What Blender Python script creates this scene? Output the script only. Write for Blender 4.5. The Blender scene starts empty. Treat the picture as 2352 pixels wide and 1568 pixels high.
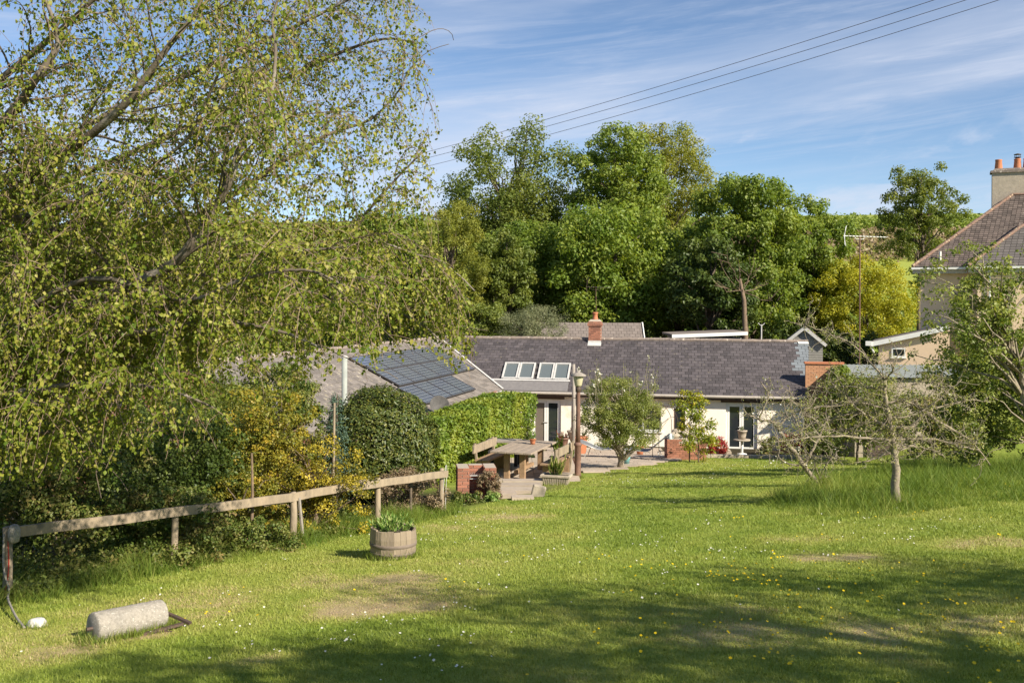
import bpy, math, random
import numpy as np
from mathutils import Matrix, Vector

# ------------------------------------------------------------------ camera, sky, sun, exposure
F, CX, HOR, ROLL = 2287.0, 1176.0, 690.0, 0.006     # focal length, centre and horizon in a 2352 px wide frame
scene = bpy.context.scene
cam = bpy.data.cameras.new('camera')
cam.sensor_width = 36.0
cam.lens = 36.0 * F / 2352.0
cam.shift_y = -(784.0 - HOR) / 2352.0
cam.clip_start, cam.clip_end = 0.1, 3000
camo = bpy.data.objects.new('camera', cam)
scene.collection.objects.link(camo)
camo.matrix_world = Matrix.Rotation(math.pi / 2, 4, 'X') @ Matrix.Rotation(ROLL, 4, 'Z')
scene.camera = camo

SUN_EL = math.radians(33.0)
SUN_DIR = Vector((0.75 * math.cos(SUN_EL), -0.6614 * math.cos(SUN_EL), math.sin(SUN_EL)))
sun = bpy.data.lights.new('sun', 'SUN')
sun.energy, sun.angle, sun.color = 4.6, math.radians(0.53), (1.0, 0.91, 0.75)
suno = bpy.data.objects.new('sun', sun)
scene.collection.objects.link(suno)
suno.rotation_euler = SUN_DIR.to_track_quat('Z', 'Y').to_euler()

world = bpy.data.worlds.new('World')
scene.world = world
world.use_nodes = True
wn, wl = world.node_tree.nodes, world.node_tree.links
wn.clear()
wout = wn.new('ShaderNodeOutputWorld')
wbg = wn.new('ShaderNodeBackground')
wbg.inputs['Strength'].default_value = 0.07
sky = wn.new('ShaderNodeTexSky')
sky.sky_type = 'NISHITA'
sky.sun_disc = False
sky.sun_elevation = SUN_EL
sky.sun_rotation = math.atan2(SUN_DIR.x, SUN_DIR.y)
sky.altitude = 60
sky.air_density, sky.dust_density, sky.ozone_density = 0.8, 0.0, 3.0


def wnode(t, **kw):
    n = wn.new(t)
    for k, v in kw.items():
        setattr(n, k, v)
    return n


def wmath(op, a, b=None, clamp=False):
    n = wnode('ShaderNodeMath', operation=op, use_clamp=clamp)
    for i, v in enumerate((a, b)):
        if v is None:
            continue
        if isinstance(v, (int, float)):
            n.inputs[i].default_value = v
        else:
            wl.new(v, n.inputs[i])
    return n.outputs[0]


def wramp(v, lo, hi):
    n = wnode('ShaderNodeMapRange', interpolation_type='SMOOTHSTEP')
    n.inputs['From Min'].default_value, n.inputs['From Max'].default_value = lo, hi
    wl.new(v, n.inputs['Value'])
    return n.outputs[0]


# thin cirrus: a layer of stretched noise high over the whole sky, in true sky directions
wtc = wnode('ShaderNodeTexCoord')
wsep = wnode('ShaderNodeSeparateXYZ')
wl.new(wtc.outputs['Generated'], wsep.inputs[0])
az = wmath('ARCTAN2', wsep.outputs['X'], wsep.outputs['Y'])
el = wmath('ARCSINE', wsep.outputs['Z'])
tilt = wmath('SUBTRACT', el, wmath('MULTIPLY', az, 0.10))


def wnoise(sx, sy, off, detail=5.0, rough=0.6):
    c = wnode('ShaderNodeCombineXYZ')
    wl.new(wmath('MULTIPLY', az, sx), c.inputs[0])
    wl.new(wmath('MULTIPLY', tilt, sy), c.inputs[1])
    c.inputs[2].default_value = off
    n = wnode('ShaderNodeTexNoise')
    n.inputs['Scale'].default_value = 1.0
    n.inputs['Detail'].default_value = detail
    n.inputs['Roughness'].default_value = rough
    n.inputs['Distortion'].default_value = 0.5
    wl.new(c.outputs[0], n.inputs['Vector'])
    return n.outputs['Fac']


cir = wmath('MULTIPLY', wramp(wnoise(1.6, 15.0, 3.1), 0.42, 0.78), 0.42)
cir2 = wmath('MULTIPLY', wramp(wnoise(5.0, 60.0, 7.7, 8.0, 0.7), 0.42, 0.80), 0.42)
edge = wmath('ADD', tilt, wmath('MULTIPLY', wnoise(5.0, 6.0, 1.3), 0.03))
band = wmath('MULTIPLY', wramp(edge, 0.158, 0.176), wramp(edge, 0.275, 0.19))
band = wmath('MULTIPLY', band, wmath('ADD', wmath('MULTIPLY', wramp(wnoise(2.2, 16.0, 5.0), 0.3, 0.7), 0.55), 0.22))
cum = wmath('MULTIPLY', wramp(wnoise(9.0, 17.0, 11.4, 6.0, 0.55), 0.47, 0.60), wmath('MULTIPLY', wramp(el, 0.19, 0.14), 0.6))
cov = wmath('ADD', wmath('ADD', wmath('ADD', cir, cir2), band), cum, True)
cov = wmath('MULTIPLY', cov, 0.80)
wmix = wnode('ShaderNodeMix', data_type='RGBA')
wl.new(cov, wmix.inputs['Factor'])
wl.new(sky.outputs[0], wmix.inputs['A'])
wmix.inputs['B'].default_value = (5.2, 5.6, 6.6, 1)
wl.new(wmix.outputs['Result'], wbg.inputs['Color'])
wl.new(wbg.outputs[0], wout.inputs['Surface'])

vs = scene.view_settings
vs.view_transform, vs.look, vs.gamma, vs.exposure = 'Standard', 'None', 1.0, 1.0
scene.render.engine = 'CYCLES'

# ------------------------------------------------------------------ helpers
COL = scene.collection
rng = np.random.default_rng(11)
random.seed(4)


def sstep(a, b, x):
    t = np.clip((np.asarray(x, float) - a) / (b - a), 0, 1)
    return t * t * (3 - 2 * t)


def vnoise(x, y, seed=0):
    x, y = np.asarray(x, float), np.asarray(y, float)
    xi, yi = np.floor(x).astype(np.int64), np.floor(y).astype(np.int64)
    fx, fy = x - xi, y - yi
    fx, fy = fx * fx * (3 - 2 * fx), fy * fy * (3 - 2 * fy)

    def h(i, j):
        n = (i * 374761393 + j * 668265263 + seed * 974711) & 0xffffffff
        n = ((n ^ (n >> 13)) * 1274126177) & 0xffffffff
        return ((n ^ (n >> 16)) & 0xffff) / 65535.0
    a = h(xi, yi) * (1 - fx) + h(xi + 1, yi) * fx
    b = h(xi, yi + 1) * (1 - fx) + h(xi + 1, yi + 1) * fx
    return a * (1 - fy) + b * fy


def fbm(x, y, seed=0, o=3):
    s, a, t = 0, 1.0, 0
    for k in range(o):
        s = s + a * vnoise(np.asarray(x) * 2 ** k, np.asarray(y) * 2 ** k, seed + k)
        t += a
        a *= 0.5
    return s / t


FA, FD = np.array((-6.17, 12.27)), np.array((0.554, 0.833))      # fence line


def fence_dist(x, y):
    return (np.asarray(x) - FA[0]) * -FD[1] + (np.asarray(y) - FA[1]) * FD[0]


def gz(x, y):
    x, y = np.asarray(x, float), np.asarray(y, float)
    c = 0.05 * (1 - sstep(22, 36, y))
    z = -2.18 - 0.1 * np.minimum(y, 40.2) + c * np.clip(x, -16, 13)
    z = z + 32 * sstep(85, 330, y) * (1 + 0.0006 * x)
    z = z + 2.3 * sstep(14, 20, x) * sstep(32, 42, y) * (1 - sstep(62, 90, y))
    d = fence_dist(x, y)
    z = z - 1.6 * sstep(0.5, 4.5, d) * (1 - sstep(17, 21, y))
    z = z + 0.05 * (vnoise(x * 0.5, y * 0.5, 3) - 0.5) * (1 - sstep(30, 34, y))
    return z


def ray(px, py):
    dx, dy = px - CX, py - HOR
    c, s = math.cos(ROLL), math.sin(ROLL)
    return np.array(((dx * c + dy * s) / F, 1.0, -(-dx * s + dy * c) / F))


def P(px, py, y):
    return ray(px, py) * y


def G(px, py, y0=5.0, y1=80.0):
    r = ray(px, py)
    ys = np.linspace(y0, y1, 1500)
    d = r[2] * ys - gz(r[0] * ys, ys)
    i = np.where(d < 0)[0]
    y = ys[i[0]] if len(i) else y1
    p = r * y
    p[2] = gz(p[0], p[1])
    return p


def on_ground(px, y):
    p = P(px, 900, y)
    p[2] = gz(p[0], p[1])
    return p


def px_of(pts):
    pts = np.asarray(pts)
    y = np.maximum(pts[:, 1], 0.3)
    X, Z = pts[:, 0] / y * F, -pts[:, 2] / y * F
    c, s = math.cos(ROLL), math.sin(ROLL)
    return X * c - Z * s + CX, X * s + Z * c + HOR


def nrm(v):
    v = np.asarray(v, float)
    return v / np.maximum(np.linalg.norm(v, axis=-1, keepdims=True), 1e-9)


class MB:
    """collects vertices and faces of one mesh"""

    def __init__(s):
        s.v, s.f = [], []

    def add(s, v, f):
        o = len(s.v)
        s.v += [tuple(map(float, p)) for p in v]
        s.f += [tuple(i + o for i in q) for q in f]
        return s

    def box(s, c, size, rot=None, taper=1.0):
        h = np.array(size, float) / 2
        v = np.array([(x, y, z) for z in (-1, 1) for y in (-1, 1) for x in (-1, 1)], float) * h
        v[4:, :2] *= taper
        if rot is not None:
            v = v @ np.array(rot, float).T
        return s.add(v + np.array(c), [(0, 2, 3, 1), (4, 5, 7, 6), (0, 1, 5, 4), (2, 6, 7, 3), (0, 4, 6, 2), (1, 3, 7, 5)])

    def bar(s, p, q, w, h, up=(0, 0, 1)):
        p, q = np.array(p, float), np.array(q, float)
        d = q - p
        L = np.linalg.norm(d)
        d = d / L
        sx = nrm(np.cross(d, up))
        uz = np.cross(sx, d)
        return s.box((p + q) / 2, (L, w, h), np.stack([d, -sx, uz], 1))

    def tube(s, pts, rad, n=6, cap=True):
        pts = np.asarray(pts, float)
        m = len(pts)
        rad = np.broadcast_to(np.asarray(rad, float), (m,))
        t = nrm(np.gradient(pts, axis=0))
        ref = np.array((0.31, 0.95, 0.05)) if abs(t[:, 2]).max() > 0.8 else np.array((0, 0, 1.0))
        a = nrm(np.cross(t, ref))
        b = np.cross(t, a)
        an = np.arange(n) * 2 * math.pi / n
        v = pts[:, None] + rad[:, None, None] * (np.cos(an)[None, :, None] * a[:, None] + np.sin(an)[None, :, None] * b[:, None])
        f = [(i * n + j, i * n + (j + 1) % n, (i + 1) * n + (j + 1) % n, (i + 1) * n + j) for i in range(m - 1) for j in range(n)]
        if cap:
            f += [tuple(range(n))[::-1], tuple((m - 1) * n + j for j in range(n))]
        return s.add(v.reshape(-1, 3), f)

    def lathe(s, prof, c=(0, 0, 0), n=20):
        c = np.array(c, float)
        v = [(c[0] + r * math.cos(a), c[1] + r * math.sin(a), c[2] + z) for r, z in prof for a in (2 * math.pi * k / n for k in range(n))]
        m = len(prof)
        f = [(i * n + j, i * n + (j + 1) % n, (i + 1) * n + (j + 1) % n, (i + 1) * n + j) for i in range(m - 1) for j in range(n)]
        f += [tuple(range(n))[::-1], tuple((m - 1) * n + j for j in range(n))]
        return s.add(v, f)

    def slab(s, poly, thick):
        """a polygon in space given thickness along its own normal (downwards)"""
        p = np.array(poly, float)
        nn = nrm(np.cross(p[1] - p[0], p[2] - p[0]))
        k = len(p)
        v = np.concatenate([p, p - nn * thick])
        f = [tuple(range(k)), tuple(range(k, 2 * k))[::-1]] + [(i, k + i, k + (i + 1) % k, (i + 1) % k) for i in range(k)]
        return s.add(v, f)


def link(name, me, mat, parent=None, smooth=False):
    if mat is not None:
        me.materials.append(mat)
    if smooth:
        me.polygons.foreach_set('use_smooth', np.ones(len(me.polygons), bool))
    o = bpy.data.objects.new(name, me)
    COL.objects.link(o)
    o.parent = parent
    return o


def obj(name, mb, mat, parent=None, smooth=False, off=None, bevel=0.0):
    me = bpy.data.meshes.new(name)
    v = np.array(mb.v, float)
    if off is not None:
        v = v - np.array(off)
    me.from_pydata(v.tolist(), [], mb.f)
    me.update()
    o = link(name, me, mat, parent, smooth)
    if bevel:
        m = o.modifiers.new('bevel', 'BEVEL')
        m.width, m.segments, m.limit_method = bevel, 2, 'ANGLE'
    return o


def tag(o, label=None, cat=None, group=None, kind=None):
    for k, v in (('label', label), ('category', cat), ('group', group), ('kind', kind)):
        if v:
            o[k] = v
    return o


def thing(name, label, cat, loc=(0, 0, 0), rz=0.0, group=None):
    o = bpy.data.objects.new(name, None)
    COL.objects.link(o)
    o.empty_display_size = 0.2
    o.location = tuple(map(float, loc))
    o.rotation_euler = (0, 0, rz)
    return tag(o, label, cat, group)


def copy_tree(o, parent=None):
    c = o.copy()
    COL.objects.link(c)
    c.parent = parent
    for ch in o.children:
        copy_tree(ch, c)
    return c


# ------------------------------------------------------------------ materials
def nodes_of(m):
    m.use_nodes = True
    return m.node_tree.nodes, m.node_tree.links


def col4(c):
    return (c[0], c[1], c[2], 1.0)


def mat(name, c1, c2=None, rough=0.8, scale=6.0, bump=0.0, bscale=40.0, metal=0.0, stretch=(1, 1, 1), spots=None, rand=0.0, contrast=(0.3, 0.7)):
    m = bpy.data.materials.new(name)
    n, l = nodes_of(m)
    b = n['Principled BSDF']
    b.inputs['Roughness'].default_value = rough
    b.inputs['Metallic'].default_value = metal
    tc = n.new('ShaderNodeTexCoord')
    mp = n.new('ShaderNodeMapping')
    mp.inputs['Scale'].default_value = stretch
    l.new(tc.outputs['Object'], mp.inputs['Vector'])
    t = n.new('ShaderNodeTexNoise')
    t.inputs['Scale'].default_value = scale
    t.inputs['Detail'].default_value = 6
    t.inputs['Roughness'].default_value = 0.65
    l.new(mp.outputs[0], t.inputs['Vector'])
    r = n.new('ShaderNodeMapRange')
    r.inputs['From Min'].default_value, r.inputs['From Max'].default_value = contrast
    l.new(t.outputs['Fac'], r.inputs['Value'])
    mx = n.new('ShaderNodeMix')
    mx.data_type = 'RGBA'
    c2 = c2 or tuple(x * 0.7 for x in c1)
    mx.inputs['A'].default_value, mx.inputs['B'].default_value = col4(c1), col4(c2)
    l.new(r.outputs[0], mx.inputs['Factor'])
    out = mx.outputs['Result']
    if spots:
        t2 = n.new('ShaderNodeTexNoise')
        t2.inputs['Scale'].default_value = spots[1]
        t2.inputs['Detail'].default_value = 4
        l.new(tc.outputs['Object'], t2.inputs['Vector'])
        r2 = n.new('ShaderNodeMapRange')
        r2.inputs['From Min'].default_value, r2.inputs['From Max'].default_value = spots[2], spots[2] + 0.08
        l.new(t2.outputs['Fac'], r2.inputs['Value'])
        mx2 = n.new('ShaderNodeMix')
        mx2.data_type = 'RGBA'
        l.new(r2.outputs[0], mx2.inputs['Factor'])
        l.new(out, mx2.inputs['A'])
        mx2.inputs['B'].default_value = col4(spots[0])
        out = mx2.outputs['Result']
    if rand:
        oi = n.new('ShaderNodeObjectInfo')
        ge = n.new('ShaderNodeNewGeometry')
        ad = n.new('ShaderNodeMath')
        ad.operation = 'ADD'
        l.new(oi.outputs['Random'], ad.inputs[0])
        l.new(ge.outputs['Random Per Island'], ad.inputs[1])
        fr = n.new('ShaderNodeMath')
        fr.operation = 'FRACT'
        l.new(ad.outputs[0], fr.inputs[0])
        hs = n.new('ShaderNodeHueSaturation')
        mr = n.new('ShaderNodeMapRange')
        mr.inputs['To Min'].default_value, mr.inputs['To Max'].default_value = 1 - rand, 1 + rand
        l.new(fr.outputs[0], mr.inputs['Value'])
        l.new(mr.outputs[0], hs.inputs['Value'])
        l.new(out, hs.inputs['Color'])
        out = hs.outputs['Color']
    l.new(out, b.inputs['Base Color'])
    if bump:
        t3 = n.new('ShaderNodeTexNoise')
        t3.inputs['Scale'].default_value = bscale
        t3.inputs['Detail'].default_value = 5
        l.new(mp.outputs[0], t3.inputs['Vector'])
        bp = n.new('ShaderNodeBump')
        bp.inputs['Strength'].default_value = bump
        bp.inputs['Distance'].default_value = 0.02
        l.new(t3.outputs['Fac'], bp.inputs['Height'])
        l.new(bp.outputs[0], b.inputs['Normal'])
    return m


def leafmat(name, cols, trans=0.35, rough=0.45, spec=0.3, gain=1.45):
    """leaf colour from the per-leaf value stored on the faces"""
    m = bpy.data.materials.new(name)
    n, l = nodes_of(m)
    b = n['Principled BSDF']
    b.inputs['Roughness'].default_value = rough
    b.inputs['Specular IOR Level'].default_value = spec
    at = n.new('ShaderNodeAttribute')
    at.attribute_name = 'rnd'
    cr = n.new('ShaderNodeValToRGB')
    e = cr.color_ramp.elements
    while len(e) < len(cols):
        e.new(0.5)
    for i, c in enumerate(cols):
        e[i].position = i / (len(cols) - 1)
        e[i].color = col4([x * gain for x in c])
    l.new(at.outputs['Fac'], cr.inputs['Fac'])
    l.new(cr.outputs['Color'], b.inputs['Base Color'])
    tr = n.new('ShaderNodeBsdfTranslucent')
    g = n.new('ShaderNodeMix')
    g.data_type = 'RGBA'
    g.blend_type = 'MULTIPLY'
    g.inputs['Factor'].default_value = 1.0
    l.new(cr.outputs['Color'], g.inputs['A'])
    g.inputs['B'].default_value = (1.35, 1.25, 0.55, 1)
    l.new(g.outputs['Result'], tr.inputs['Color'])
    ms = n.new('ShaderNodeMixShader')
    ms.inputs['Fac'].default_value = trans
    l.new(b.outputs[0], ms.inputs[1])
    l.new(tr.outputs[0], ms.inputs[2])
    l.new(ms.outputs[0], n['Material Output'].inputs['Surface'])
    return m


def glassmat(name, c=(0.02, 0.025, 0.03), rough=0.04):
    m = bpy.data.materials.new(name)
    n, l = nodes_of(m)
    b = n['Principled BSDF']
    b.inputs['Base Color'].default_value = col4(c)
    b.inputs['Roughness'].default_value = rough
    b.inputs['Specular IOR Level'].default_value = 0.7
    return m


def triangles(name, V, T, mat_, parent=None, face_attr=None, point_attr=None, smooth=False):
    me = bpy.data.meshes.new(name)
    nv, nf = len(V), len(T)
    k = T.shape[1]
    me.vertices.add(nv)
    me.vertices.foreach_set('co', np.ascontiguousarray(V, np.float32).ravel())
    me.loops.add(nf * k)
    me.loops.foreach_set('vertex_index', np.ascontiguousarray(T, np.int32).ravel())
    me.polygons.add(nf)
    me.polygons.foreach_set('loop_start', np.arange(nf, dtype=np.int32) * k)
    me.polygons.foreach_set('loop_total', np.full(nf, k, np.int32))
    for dom, at in (('FACE', face_attr), ('POINT', point_attr)):
        for a, val in (at or {}).items():
            x = me.attributes.new(a, 'FLOAT', dom)
            x.data.foreach_set('value', np.ascontiguousarray(val, np.float32))
    me.update(calc_edges=True)
    return link(name, me, mat_, parent, smooth)


def leaf_mesh(name, Pt, N, T, L, wr, mat_, parent=None, rnd=None, off=(0, 0, 0), fold=0.12):
    """rhombic leaves: base, two shoulders, tip; N normal, T tip direction"""
    N, T = nrm(N), nrm(T)
    B = nrm(np.cross(T, N))
    N = np.cross(B, T)
    L = np.broadcast_to(np.asarray(L, float), (len(Pt),))[:, None]
    mid = Pt + T * L * 0.42 + N * L * fold
    V = np.stack([Pt, mid + B * L * wr / 2, Pt + T * L, mid - B * L * wr / 2], 1).reshape(-1, 3) - np.array(off)
    i = np.arange(len(Pt))[:, None] * 4
    tri = np.concatenate([i + np.array([[0, 1, 2]]), i + np.array([[0, 2, 3]])], 1).reshape(-1, 3)
    if rnd is None:
        rnd = rng.random(len(Pt))
    return triangles(name, V, tri, mat_, parent, {'rnd': np.repeat(rnd, 2)})


def rdir(n, r=None):
    return nrm((r or rng).normal(size=(n, 3)))


def clumps(r, C, R, n, rc, nleaf, shell=0.5, flat=0.75, low=-0.9, shape=1.0, outward=1.0, fill=0.0, pw=3.0):
    """leaf positions in clumps spread through an ellipsoidal crown"""
    d = rdir(n * 3, r)
    d = d[d[:, 2] > low][:n]
    d = d / (np.abs(d) ** pw).sum(1, keepdims=True) ** (1 / pw)      # fuller shoulders than an ellipsoid
    n = len(d)
    rad = shell + (1.06 - shell) * r.random(n) ** 0.6
    rad[: n // 5] *= r.random(n // 5)
    cc = np.array(C) + d * rad[:, None] * np.array(R) * (1 - 0.18 * r.random((n, 1)) * shape)
    cr = rc * r.uniform(0.55, 1.35, n)
    w = cr ** 2
    k = r.choice(n, nleaf, p=w / w.sum())
    o = rdir(nleaf, r) * (r.random(nleaf) ** 0.45)[:, None]
    o[:, 2] *= flat
    p = cc[k] + o * cr[k][:, None]
    if fill:                                         # part of the leaves knit the sprays together over the whole crown
        m = int(nleaf * fill)
        d2 = rdir(m, r)
        d2 = d2 / (np.abs(d2) ** pw).sum(1, keepdims=True) ** (1 / pw)
        bump = 1 + (.10 if pw > 2 else .06) * (np.sin(d2[:, 0] * 7 + C[0]) * np.sin(d2[:, 2] * 6 + C[1]) + np.sin(d2[:, 1] * 9 + d2[:, 2] * 5))
        p[:m] = np.array(C) + d2 * ((.97 - .35 * r.random(m) ** 2) * bump)[:, None] * (np.array(R) + rc * .3)
        o[:m] = d2
    N = nrm(o) * outward + r.normal(size=(nleaf, 3)) * 0.55 + np.array((0, 0, 0.45))
    T = nrm(np.cross(N, r.normal(size=(nleaf, 3)))) + np.array((0, 0, -0.35))
    rnd = np.clip(0.55 * r.random(n)[k] + 0.45 * r.random(nleaf), 0, 1)
    return p, N, T, rnd, cc, cr


def curve(p, q, sag=0.0, n=6, jit=0.0, r=None, mid=None):
    p, q = np.array(p, float), np.array(q, float)
    t = np.linspace(0, 1, n)[:, None]
    if mid is None:
        mid = (p + q) / 2 + np.array((0, 0, sag))
    c = (1 - t) ** 2 * p + 2 * t * (1 - t) * np.array(mid) + t ** 2 * q
    if jit:
        c[1:-1] += (r or rng).normal(size=(n - 2, 3)) * jit
    return c


def smooth_path(pts, per=5):
    p = np.asarray(pts, float)
    p = np.concatenate([[2 * p[0] - p[1]], p, [2 * p[-1] - p[-2]]])
    out = []
    for i in range(1, len(p) - 2):
        for t in np.linspace(0, 1, per, endpoint=False):
            a, b, c, d = p[i - 1], p[i], p[i + 1], p[i + 2]
            out.append(0.5 * (2 * b + (c - a) * t + (2 * a - 5 * b + 4 * c - d) * t * t + (3 * b - a - 3 * c + d) * t ** 3))
    out.append(p[-2])
    return np.array(out)
# ------------------------------------------------------------------ material library
GRASS = [(0.095, 0.145, 0.018), (0.170, 0.216, 0.034), (0.24, 0.26, 0.058), (0.31, 0.26, 0.12), (0.33, 0.25, 0.16)]
M = {}
M['grass'] = leafmat('grass_blades', GRASS, 0.25, 0.5, 0.25, gain=1.25)
M['long_grass'] = leafmat('long_grass', [(0.055, 0.10, 0.015), (0.115, 0.165, 0.025), (0.20, 0.22, 0.05), (0.33, 0.30, 0.14)], 0.35, 0.5, 0.2)
M['birch_leaf'] = leafmat('birch_leaf', [(0.05, 0.085, 0.010), (0.115, 0.15, 0.016), (0.17, 0.185, 0.028), (0.235, 0.215, 0.045), (0.30, 0.30, 0.11)], 0.38, 0.5, 0.25)
M['olive'] = leafmat('olive_leaf', [(0.06, 0.09, 0.016), (0.115, 0.145, 0.028), (0.19, 0.205, 0.048)], 0.45)
M['green'] = leafmat('green_leaf', [(0.06, 0.10, 0.014), (0.125, 0.175, 0.026), (0.21, 0.24, 0.05)], 0.46)
M['bright'] = leafmat('bright_leaf', [(0.07, 0.12, 0.014), (0.14, 0.195, 0.03), (0.24, 0.27, 0.055)], 0.48)
M['yellowgreen'] = leafmat('yellow_green_leaf', [(0.10, 0.125, 0.018), (0.17, 0.185, 0.03), (0.25, 0.245, 0.045)], 0.45)
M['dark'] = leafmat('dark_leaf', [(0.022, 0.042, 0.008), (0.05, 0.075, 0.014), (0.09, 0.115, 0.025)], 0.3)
M['gold'] = leafmat('gold_leaf', [(0.12, 0.15, 0.012), (0.25, 0.25, 0.02), (0.37, 0.335, 0.03)], 0.4)
M['orange'] = leafmat('orange_yellow_flower', [(0.06, 0.07, 0.012), (0.15, 0.14, 0.018), (0.38, 0.305, 0.028), (0.55, 0.43, 0.05)], 0.25, gain=1.05)
M['bushgold'] = leafmat('olive_gold_leaf', [(0.06, 0.08, 0.012), (0.12, 0.125, 0.016), (0.20, 0.17, 0.02), (0.34, 0.23, 0.03)], 0.3)
M['greygreen'] = leafmat('grey_green_leaf', [(0.09, 0.11, 0.055), (0.15, 0.165, 0.085), (0.22, 0.22, 0.12)], 0.25)
M['laurel'] = leafmat('glossy_laurel_leaf', [(0.025, 0.045, 0.010), (0.06, 0.08, 0.016), (0.13, 0.125, 0.022)], 0.2, 0.42, 0.4)
M['hedge'] = leafmat('hedge_leaf', [(0.04, 0.085, 0.012), (0.105, 0.15, 0.018), (0.21, 0.225, 0.032)], 0.3)
M['conifer'] = leafmat('blue_conifer_needles', [(0.05, 0.09, 0.06), (0.10, 0.15, 0.11)], 0.1)
M['bramble'] = leafmat('bramble_leaf', [(0.02, 0.045, 0.007), (0.06, 0.09, 0.015), (0.13, 0.14, 0.035), (0.20, 0.13, 0.06)], 0.28)
M['brownshrub'] = leafmat('brown_shrub_leaf', [(0.07, 0.06, 0.03), (0.14, 0.10, 0.06), (0.20, 0.15, 0.09)], 0.2)
M['herb'] = leafmat('herb_leaf', [(0.06, 0.13, 0.02), (0.14, 0.22, 0.05), (0.25, 0.28, 0.10)], 0.3)
M['ash'] = leafmat('young_apple_leaf', [(0.055, 0.09, 0.014), (0.13, 0.165, 0.03), (0.24, 0.25, 0.07)], 0.38)
M['appleleaf'] = leafmat('sparse_apple_leaf', [(0.12, 0.14, 0.035), (0.20, 0.215, 0.06), (0.30, 0.29, 0.12)], 0.4)
M['blossomleaf'] = leafmat('pale_apple_leaf', [(0.08, 0.11, 0.022), (0.155, 0.18, 0.042), (0.26, 0.265, 0.09)], 0.4)
M['maple'] = leafmat('maple_leaf', [(0.08, 0.13, 0.012), (0.17, 0.20, 0.02), (0.33, 0.24, 0.03)], 0.35)
M['redleaf'] = leafmat('red_leaf', [(0.10, 0.015, 0.015), (0.30, 0.03, 0.03), (0.08, 0.10, 0.02)], 0.3)
M['petal'] = leafmat('white_petal', [(0.72, 0.70, 0.64), (0.8, 0.78, 0.74)], 0.3, gain=1.0)
M['butter'] = leafmat('yellow_petal', [(0.72, 0.50, 0.01), (0.8, 0.60, 0.02)], 0.2, gain=1.0)
M['heather'] = leafmat('bracken', [(0.10, 0.085, 0.035), (0.17, 0.12, 0.07), (0.14, 0.15, 0.04)], 0.2)
M['bark'] = mat('bark', (0.16, 0.12, 0.085), (0.07, 0.055, 0.04), 0.9, 9, 0.6, 25)
M['birchbark'] = mat('birch_bark', (0.12, 0.095, 0.07), (0.33, 0.30, 0.26), 0.85, 3.0, 0.5, 20, contrast=(0.5, 0.75))
M['twig'] = mat('birch_twig', (0.15, 0.095, 0.065), (0.24, 0.17, 0.12), 0.7, 3)
M['applebark'] = mat('apple_bark', (0.31, 0.26, 0.195), (0.16, 0.13, 0.095), 0.9, 14, 0.5, 30, spots=((0.34, 0.32, 0.16), 20, 0.58))
M['deadwood'] = mat('dead_wood', (0.22, 0.155, 0.10), (0.12, 0.085, 0.06), 0.9, 8)
M['render'] = mat('cream_render', (0.86, 0.79, 0.69), (0.82, 0.745, 0.635), 0.9, 1.6, 0.15, 30, spots=((0.72, 0.64, 0.52), 1.3, 0.60))
M['peach'] = mat('peach_render', (0.72, 0.54, 0.385), (0.66, 0.485, 0.34), 0.9, 1.2, 0.15, 30)
M['slate'] = mat('slate', (0.092, 0.078, 0.080), (0.060, 0.052, 0.056), 0.7, 3, 0.15, 40, rand=0.30, spots=((0.14, 0.12, 0.095), 7, 0.63))
M['newslate'] = mat('new_slate', (0.20, 0.22, 0.235), (0.15, 0.165, 0.18), 0.65, 9, rand=0.1)
M['oldslate'] = mat('old_lichen_slate', (0.225, 0.195, 0.172), (0.14, 0.122, 0.11), 0.85, 7, 0.3, 40, rand=0.25, spots=((0.34, 0.30, 0.22), 6, 0.60))
M['tile'] = mat('clay_tile_lichen', (0.155, 0.115, 0.098), (0.075, 0.06, 0.053), 0.9, 10, 0.3, 40, rand=0.35, spots=((0.26, 0.215, 0.175), 14, 0.58))
M['darktile'] = mat('dark_grey_tile', (0.135, 0.115, 0.105), (0.10, 0.09, 0.085), 0.8, 9, rand=0.15)
M['shedroof'] = mat('felted_roof', (0.21, 0.175, 0.155), (0.15, 0.125, 0.115), 0.95, 14, 0.4, 30, rand=0.12)
M['ridge'] = mat('ridge_mortar', (0.30, 0.235, 0.19), (0.15, 0.125, 0.115), 0.9, 5, 0.3, 30, spots=((0.55, 0.48, 0.40), 8, 0.60))
M['hip'] = mat('terracotta_hip', (0.25, 0.145, 0.10), (0.14, 0.095, 0.08), 0.9, 6, 0.3, spots=((0.46, 0.38, 0.24), 9, 0.58))
M['deck'] = mat('roof_deck', (0.05, 0.045, 0.045), None, 0.9)
M['brick'] = mat('brick', (0.36, 0.15, 0.09), (0.24, 0.10, 0.068), 0.85, 12, 0.3, 60, rand=0.28, spots=((0.42, 0.32, 0.25), 15, 0.64))
M['orangebrick'] = mat('orange_brick', (0.50, 0.26, 0.14), (0.42, 0.21, 0.11), 0.85, 12, 0.2, 60, rand=0.12)
M['mortar'] = mat('mortar', (0.42, 0.36, 0.29), (0.33, 0.28, 0.23), 0.95, 20)
M['pot'] = mat('terracotta', (0.50, 0.185, 0.085), (0.40, 0.15, 0.075), 0.8, 8, 0.1)
M['white'] = mat('white_paint', (0.78, 0.77, 0.74), (0.70, 0.69, 0.66), 0.5, 4)
M['flash'] = mat('lead_flashing', (0.58, 0.56, 0.53), (0.42, 0.41, 0.40), 0.6, 8)
M['lead'] = mat('grey_apron', (0.20, 0.185, 0.18), (0.15, 0.14, 0.14), 0.7, 6)
M['cream'] = mat('cream_gutter', (0.45, 0.40, 0.35), (0.36, 0.32, 0.28), 0.5, 4)
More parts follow.
